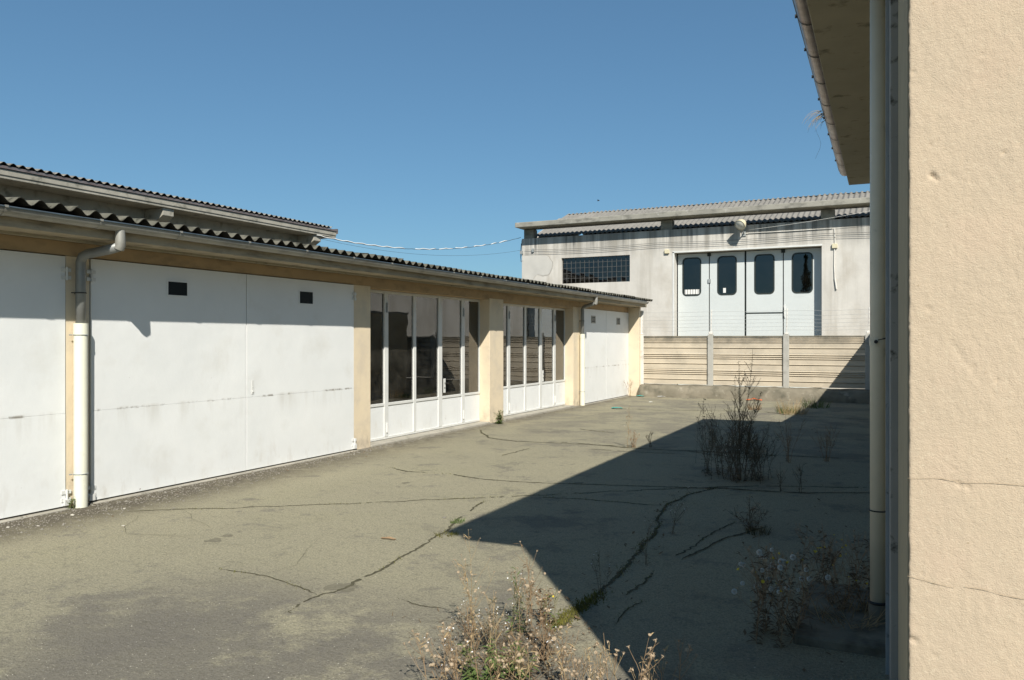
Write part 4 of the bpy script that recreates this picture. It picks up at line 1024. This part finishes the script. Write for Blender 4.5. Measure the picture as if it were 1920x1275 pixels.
weed((1079, 760), 748, 'small green plant left of the far downpipe foot', 7, .4, 2, ('white',), 2, .6, 'stem_green', 'green', 80, .06, .011, .003, name='green_weed', group='green plants along the garage row')
weed((128, 952), 930, 'small green sprout between the door hinge and the near downpipe', 7, .4, 2, ('white',), 2, .6, 'stem_green', 'green', 60, .035, .007, .002, name='green_weed', group='green plants along the garage row', base=Vector((-7.33, 5.07, 0)))
weed((1168, 748), 706, 'bare dead twig leaning on the last white door', 3, .3, 7, ('tan',), 3, .7, 'stem_red', 'stem_red', 20, .03, .005, .004, name='dead_branch', cat='branch', group='dead plants at the yard end', base=Vector((-7.16, 22.2, 0)))
tuft((1486, 776), 'dry straw grass tuft in the sun before the fence footing', .42, .28, 150, 'straw', wd=.004)
tuft((1478, 774), 'low green grass patch beside the dry straw tuft', .20, .26, 170, 'green', wd=.005)
tuft((1415, 768), 'small reddish grass tuft below the orange scrap', .20, .16, 90, 'stem_red', wd=.004)
tuft((1530, 764), 'green grass patch on the shade edge by the fence footing', .28, .30, 150, 'green', wd=.005)
tuft((858, 979), 'little green grass tuft in the diagonal crack', .05, .07, 60, 'green', wd=.003)
tuft((836, 1003), 'flat green tuft where the crack meets the shade corner', .04, .10, 70, 'moss', wd=.003, lean=1.2)
tuft((1420, 1000), 'dark grass tuft in the shaded crack before the bushes', .10, .10, 60, 'green_dull', wd=.003)
tuft((1600, 1205), 'dry grass fallen over the concrete apron below the downpipe', .22, .20, 130, 'straw', wd=.0022, lean=2.6, base=Vector((-.28, 4.95, .05)))
tuft((1540, 1190), 'dry grass at the outer edge of the concrete apron', .20, .16, 90, 'brown_leaf', wd=.0025, lean=1.8, base=Vector((-.52, 4.85, .0)))
# grass hanging out of the right gutter
def lip_at(y_px):
    best = None
    for k in range(2000):
        s_ = k * 10.7 / 2000; lx, ly, lz = -.665, s_, 4.18
        wx = c0.x + lx * math.cos(TH) - ly * math.sin(TH); wy = c0.y + lx * math.sin(TH) + ly * math.cos(TH)
        t = -wx * sn + wy * cs
        if t < .3: continue
        yy = HY - FPX * (lz - CAMH) / t
        if best is None or abs(yy - y_px) < best[0]: best = (abs(yy - y_px), Vector((wx, wy, lz)))
    return best[1]
gp = lip_at(212)
b = MB()
for i in range(30):
    p = gp + Vector((random.uniform(-.01, .02), random.uniform(-.22, .25), -.02)); a = random.uniform(2.2, 4.1)
    d = Vector((math.cos(a), math.sin(a) * .8, random.uniform(.0, .9))).normalized(); ln = random.uniform(.08, .30); pts = [p]
    for k in range(5):
        d = (d + Vector((0, 0, -.42))).normalized(); pts.append(pts[-1] + d * ln / 5)
    b.tube(pts, [.0022, .002, .0018, .0015, .001, .0006], 3, False)
p = gp + Vector((-.02, .1, 0)); pts = [p + Vector((-.05 - .03 * math.sin(k * .9), .04 * math.sin(k * .5), -.06 * k)) for k in range(9)]
b.tube(pts, .0012, 3, False)
tag(b.build('gutter_grass', 'straw', org=gp), 'dry grass wisps hanging out of the right gutter', 'grass')

# dry litter under the clump
b = MB(); rnd = random.Random(21)
for i in range(2600):
    x, y = rnd.gauss(945, 62), rnd.gauss(1225, 42)
    if y < 1140: continue
    q = ground(x, y, .003); a = rnd.uniform(0, 6.28); d = Vector((math.cos(a), math.sin(a), rnd.uniform(0, .5))); s_ = Vector((-math.sin(a), math.cos(a), 0)) * rnd.uniform(.0008, .003); ln = rnd.uniform(.01, .05)
    b.add([q - s_, q + s_, q + d * ln * .6 + s_, q + d * ln], [(0, 1, 2), (0, 2, 3)])
tag(b.build('dry_litter', 'brown_leaf', org=ground(945, 1225)), 'brown dry litter and dead stalks on the ground under the weed clump', 'litter', kind='stuff')

# moss in the wide crack
b = MB()
for p in MOSSPTS:
    far_ = max(0.0, min(1.0, (p.y - 4.0) / 6)); n_ = int(9 * (1 - .75 * far_)) + 2
    if noise.noise(p * 2.5) < -.12: continue
    for k in range(max(1, n_ // 4)):
        q = p + Vector((random.gauss(0, .018), random.gauss(0, .018), 0)); a = random.uniform(0, 6.28); ln = random.uniform(.008, .03); s_ = Vector((math.cos(a), math.sin(a), 0)) * .0035
        e = q + Vector((random.uniform(-.02, .02), random.uniform(-.02, .02), ln)); b.add([q - s_, q + s_, e], [(0, 1, 2)])
for p in ALLPTS:
    if noise.noise(p * 1.7 + Vector((3, 3, 3))) < .02: continue
    for k in range(2):
        q = p + Vector((random.gauss(0, .014), random.gauss(0, .014), 0)); a = random.uniform(0, 6.28); ln = random.uniform(.006, .022); s_ = Vector((math.cos(a), math.sin(a), 0)) * .003
        b.add([q - s_, q + s_, q + Vector((random.uniform(-.015, .015), random.uniform(-.015, .015), ln))], [(0, 1, 2)])
tag(b.build('moss_strip', 'moss', org=MOSSPTS[0]), 'yellow green moss and fine grass in the wide crack and along the thinner cracks', 'moss', kind='stuff')
for (x, y) in ((1085, 1140), (1072, 1152), (1060, 1165), (1100, 1128), (1112, 1118)):
    pass
b = MB(); rnd = random.Random(5)
for i in range(1100):
    t = rnd.random() ** .8; x = 1128 - 90 * t + rnd.gauss(0, 9); y = 1112 + 62 * t + rnd.gauss(0, 5); q = ground(x, y); a = rnd.uniform(0, 6.28); ln = rnd.uniform(.006, .026); s_ = Vector((math.cos(a), math.sin(a), 0)) * .004
    b.add([q - s_, q + s_, q + Vector((rnd.uniform(-.01, .01), rnd.uniform(-.01, .01), ln))], [(0, 1, 2)])
tag(b.build('moss_patch', 'moss', org=ground(1085, 1140)), 'bright yellow green moss patch on the shade edge beside the weed clump', 'moss', kind='stuff')

# grit along the foot of the garages and loose chips over the yard
def pebble(b, p, r_, rnd):
    vs = []
    for q in ((1, 0, 0), (-1, 0, 0), (0, 1, 0), (0, -1, 0), (0, 0, .7), (0, 0, -.4)):
        vs.append(p + Vector(q) * r_ * rnd.uniform(.6, 1.3))
    b.add(vs, [(0, 2, 4), (2, 1, 4), (1, 3, 4), (3, 0, 4), (2, 0, 5), (1, 2, 5), (3, 1, 5), (0, 3, 5)])
rnd = random.Random(11); b = MB()
for i in range(9000):
    y = 2.5 + 20 * rnd.random() ** 1.7; w_ = .10 + .55 * max(0, 1 - abs(y - 5) / 7)
    x = XW + .03 + abs(rnd.gauss(0, w_ * .6)); pebble(b, Vector((x, y, .002)), rnd.uniform(.003, .011) * (1 if rnd.random() < .96 else 2.0), rnd)
tag(b.build('grit', 'stone', org=(XW, 8, 0)), 'dark grit and dirt gathered along the foot of the garage doors', 'grit', kind='stuff')
b = MB()
for i in range(1100):
    t = rnd.random() ** 1.5; x, y = rnd.uniform(0, 1640), 1290 - 520 * t
    q = ground(x, y, .001); 
    if q.x < XW + .1 or q.y > 22: continue
    pebble(b, q, rnd.uniform(.0012, .0038) if rnd.random() < .95 else rnd.uniform(.004, .006), rnd)
tag(b.build('stone_chips', 'stone_pale', org=(0, 8, 0)), 'pale loose stone chips scattered over the asphalt', 'stone chips', kind='stuff')

b = MB(); rnd = random.Random(31)
for i in range(420):
    if i % 3 == 0: q = Vector((XW + .05 + abs(rnd.gauss(0, .25)), 3 + 19 * rnd.random(), .004))
    elif i % 3 == 1: q = MOSSPTS[rnd.randrange(len(MOSSPTS))] + Vector((rnd.gauss(0, .12), rnd.gauss(0, .12), .004))
    else: q = Vector((rnd.uniform(-6.5, -.4), 22.45 - abs(rnd.gauss(0, .25)), .004)) if rnd.random() < .5 else Vector((-.25 - abs(rnd.gauss(0, .5)), 4 + 9 * rnd.random(), .004))
    a = rnd.uniform(0, 6.28); d = Vector((math.cos(a), math.sin(a), rnd.uniform(0, .5))); s_ = Vector((-math.sin(a), math.cos(a), rnd.uniform(-.3, .3))) * rnd.uniform(.004, .012); ln = rnd.uniform(.02, .055)
    b.add([q, q + d * ln * .5 + s_, q + d * ln, q + d * ln * .5 - s_], [(0, 1, 2), (0, 2, 3)])
tag(b.build('leaf_litter', 'brown_leaf', org=(0, 10, 0)), 'fallen brown leaves gathered along the walls, footing and cracks', 'leaves', kind='stuff')
# single bits of litter
def scrap(px, w_, d_, h_, m, name, label, cat, rz=0.0, base=None, group=None):
    B = base if base is not None else ground(*px); n = 6; vs = []; rnd = random.Random(int(px[0]))
    for j in range(n + 1):
        for i in range(n + 1):
            x = (i / n - .5) * w_; y = (j / n - .5) * d_ * (1 - .3 * rnd.random()); z = .006 + h_ * (noise.noise(Vector((i * .6 + px[0], j * .6, 1))) * .5 + .5) * (1 - abs(i / n - .5))
            vs.append(B + Vector((x * math.cos(rz) - y * math.sin(rz), x * math.sin(rz) + y * math.cos(rz), z)))
    b = MB(); b.add(vs, [(j * (n + 1) + i, j * (n + 1) + i + 1, (j + 1) * (n + 1) + i + 1, (j + 1) * (n + 1) + i) for i in range(n) for j in range(n)])
    o = b.build(name, m, org=B); sol = o.modifiers.new('thickness', 'SOLIDIFY'); sol.thickness = .004
    return tag(o, label, cat, group)
scrap((1414, 751), .40, .22, .10, 'orange', 'orange_scrap', 'larger crumpled orange scrap on the ground before the fence', 'scrap', .2, group='litter before the fence')
scrap((1292, 744), .26, .14, .05, 'orange', 'orange_scrap', 'smaller flat orange scrap against the fence footing', 'scrap', -.1, group='litter before the fence')
scrap((1157, 766), .26, .22, .06, 'teal', 'teal_rag', 'teal rag on the yard in front of the last white door', 'rag', .4)
scrap((1186, 740), .22, .16, .06, 'teal', 'faded_rag', 'faded teal rag at the foot of the end fin', 'rag', .1, base=Vector((-6.95, 22.45, 0)))
scrap((1240, 744), .22, .12, .05, 'paper', 'paper_scrap', 'white paper scrap lying against the fence footing', 'paper', .3, group='white litter in the yard')
scrap((1220, 754), .09, .08, .03, 'paper', 'paper_scrap', 'tiny white paper ball on the ground left of the fence footing scrap', 'paper', .3, group='white litter in the yard')
scrap((1342, 745), .09, .07, .03, 'paper', 'paper_scrap', 'tiny white crumb by the footing between the two orange scraps', 'paper', .8, group='white litter in the yard')
def stone(px, r_, label, m='stone_pale', base=None):
    rnd = random.Random(int(px[0] * 3 + px[1])); bm = bmesh.new(); bmesh.ops.create_icosphere(bm, subdivisions=2, radius=r_)
    for v in bm.verts:
        k = 1 + .35 * noise.noise(v.co / r_ * 1.1 + Vector((px[0], 0, 0))); v.co *= k; v.co.z *= .5; v.co.x *= 1.3
    me = bpy.data.meshes.new('loose_stone'); bm.to_mesh(me); bm.free(); me.materials.append(M[m])
    o = bpy.data.objects.new('loose_stone', me); COL.objects.link(o); place(o, (base if base is not None else ground(*px)) + Vector((0, 0, r_ * .3)), None); o.rotation_euler = (0, 0, rnd.uniform(0, 3))
    return tag(o, label, 'stone', 'loose pale stones near the garages')
stone((136, 966), .017, 'pale stone just in front of the near downpipe foot')
stone((233, 954), .014, 'pale stone on the grit right of the near downpipe')
stone((15, 989), .014, 'pale stone at the left edge below the first door')
stone((231, 986), .013, 'pale flat stone on the asphalt below the grit near the downpipe')
stone((71, 986), .011, 'small pale stone on the grit below the first door')
scrap((728, 1011), .13, .035, .02, 'stem_red', 'wood_chip', 'thin brown wood chip lying on the sunlit asphalt', 'wood chip', .1)
stone((833, 971), .016, 'small dark stone beside the green tuft in the diagonal crack', 'stone')
# far off bird
bp = ray(1122, 376) * 95 + Vector((0, 0, CAMH))
bd = root('bird', bp, 'tiny dark bird flying far off above the workshop roof', 'bird')
b = MB(); b.tube([bp + Vector((-.16, 0, .0)), bp + Vector((-.08, 0, .02)), bp + Vector((.05, 0, .02)), bp + Vector((.15, 0, .03))], [.015, .05, .05, .02], 8); b.build('body', 'bird', bd)
for sg in (-1, 1):
    b = MB(); b.add([bp + Vector((-.05, 0, .03)), bp + Vector((.07, 0, .03)), bp + Vector((.02, sg * .18, .13)), bp + Vector((-.03, sg * .30, .08))], [(0, 1, 2, 3)]); w_ = b.build('wing', 'bird', bd); w_.modifiers.new('th', 'SOLIDIFY').thickness = .01

# a tree out of view behind the camera, mirrored in the workshop door windows
tr = root('tree', (-9.0, -30, 0), 'tall dark tree out of view across the yard, mirrored in the rightmost folding door window', 'tree')
b = MB(); b.tube([(-9.0, -30, -.1), (-9.05, -30, 3), (-8.95, -30, 6), (-9, -30, 9)], [.22, .18, .12, .04], 10); b.build('trunk', 'stem_dark', tr)
b = MB(); rt_ = random.Random(8)
for i in range(4200):
    z = 1.6 + 8.6 * rt_.random(); env = 1.25 * math.sin(min(1, (z - 1.2) / 3.0) * 1.57) * max(.08, 1 - max(0, z - 5.5) / 5.0); a = rt_.uniform(0, 6.28); rr = env * (.55 + .45 * noise.noise(Vector((math.cos(a), math.sin(a), z * .9)))) * rt_.uniform(.5, 1.1)
    p = Vector((-9 + rr * math.cos(a), -30 + rr * math.sin(a), z)); leaf(b, p, Vector((rt_.uniform(-1, 1), rt_.uniform(-1, 1), rt_.uniform(-.3, 1))), .2, .06)
o = b.build('crown', 'green', tr); o['kind'] = 'stuff'
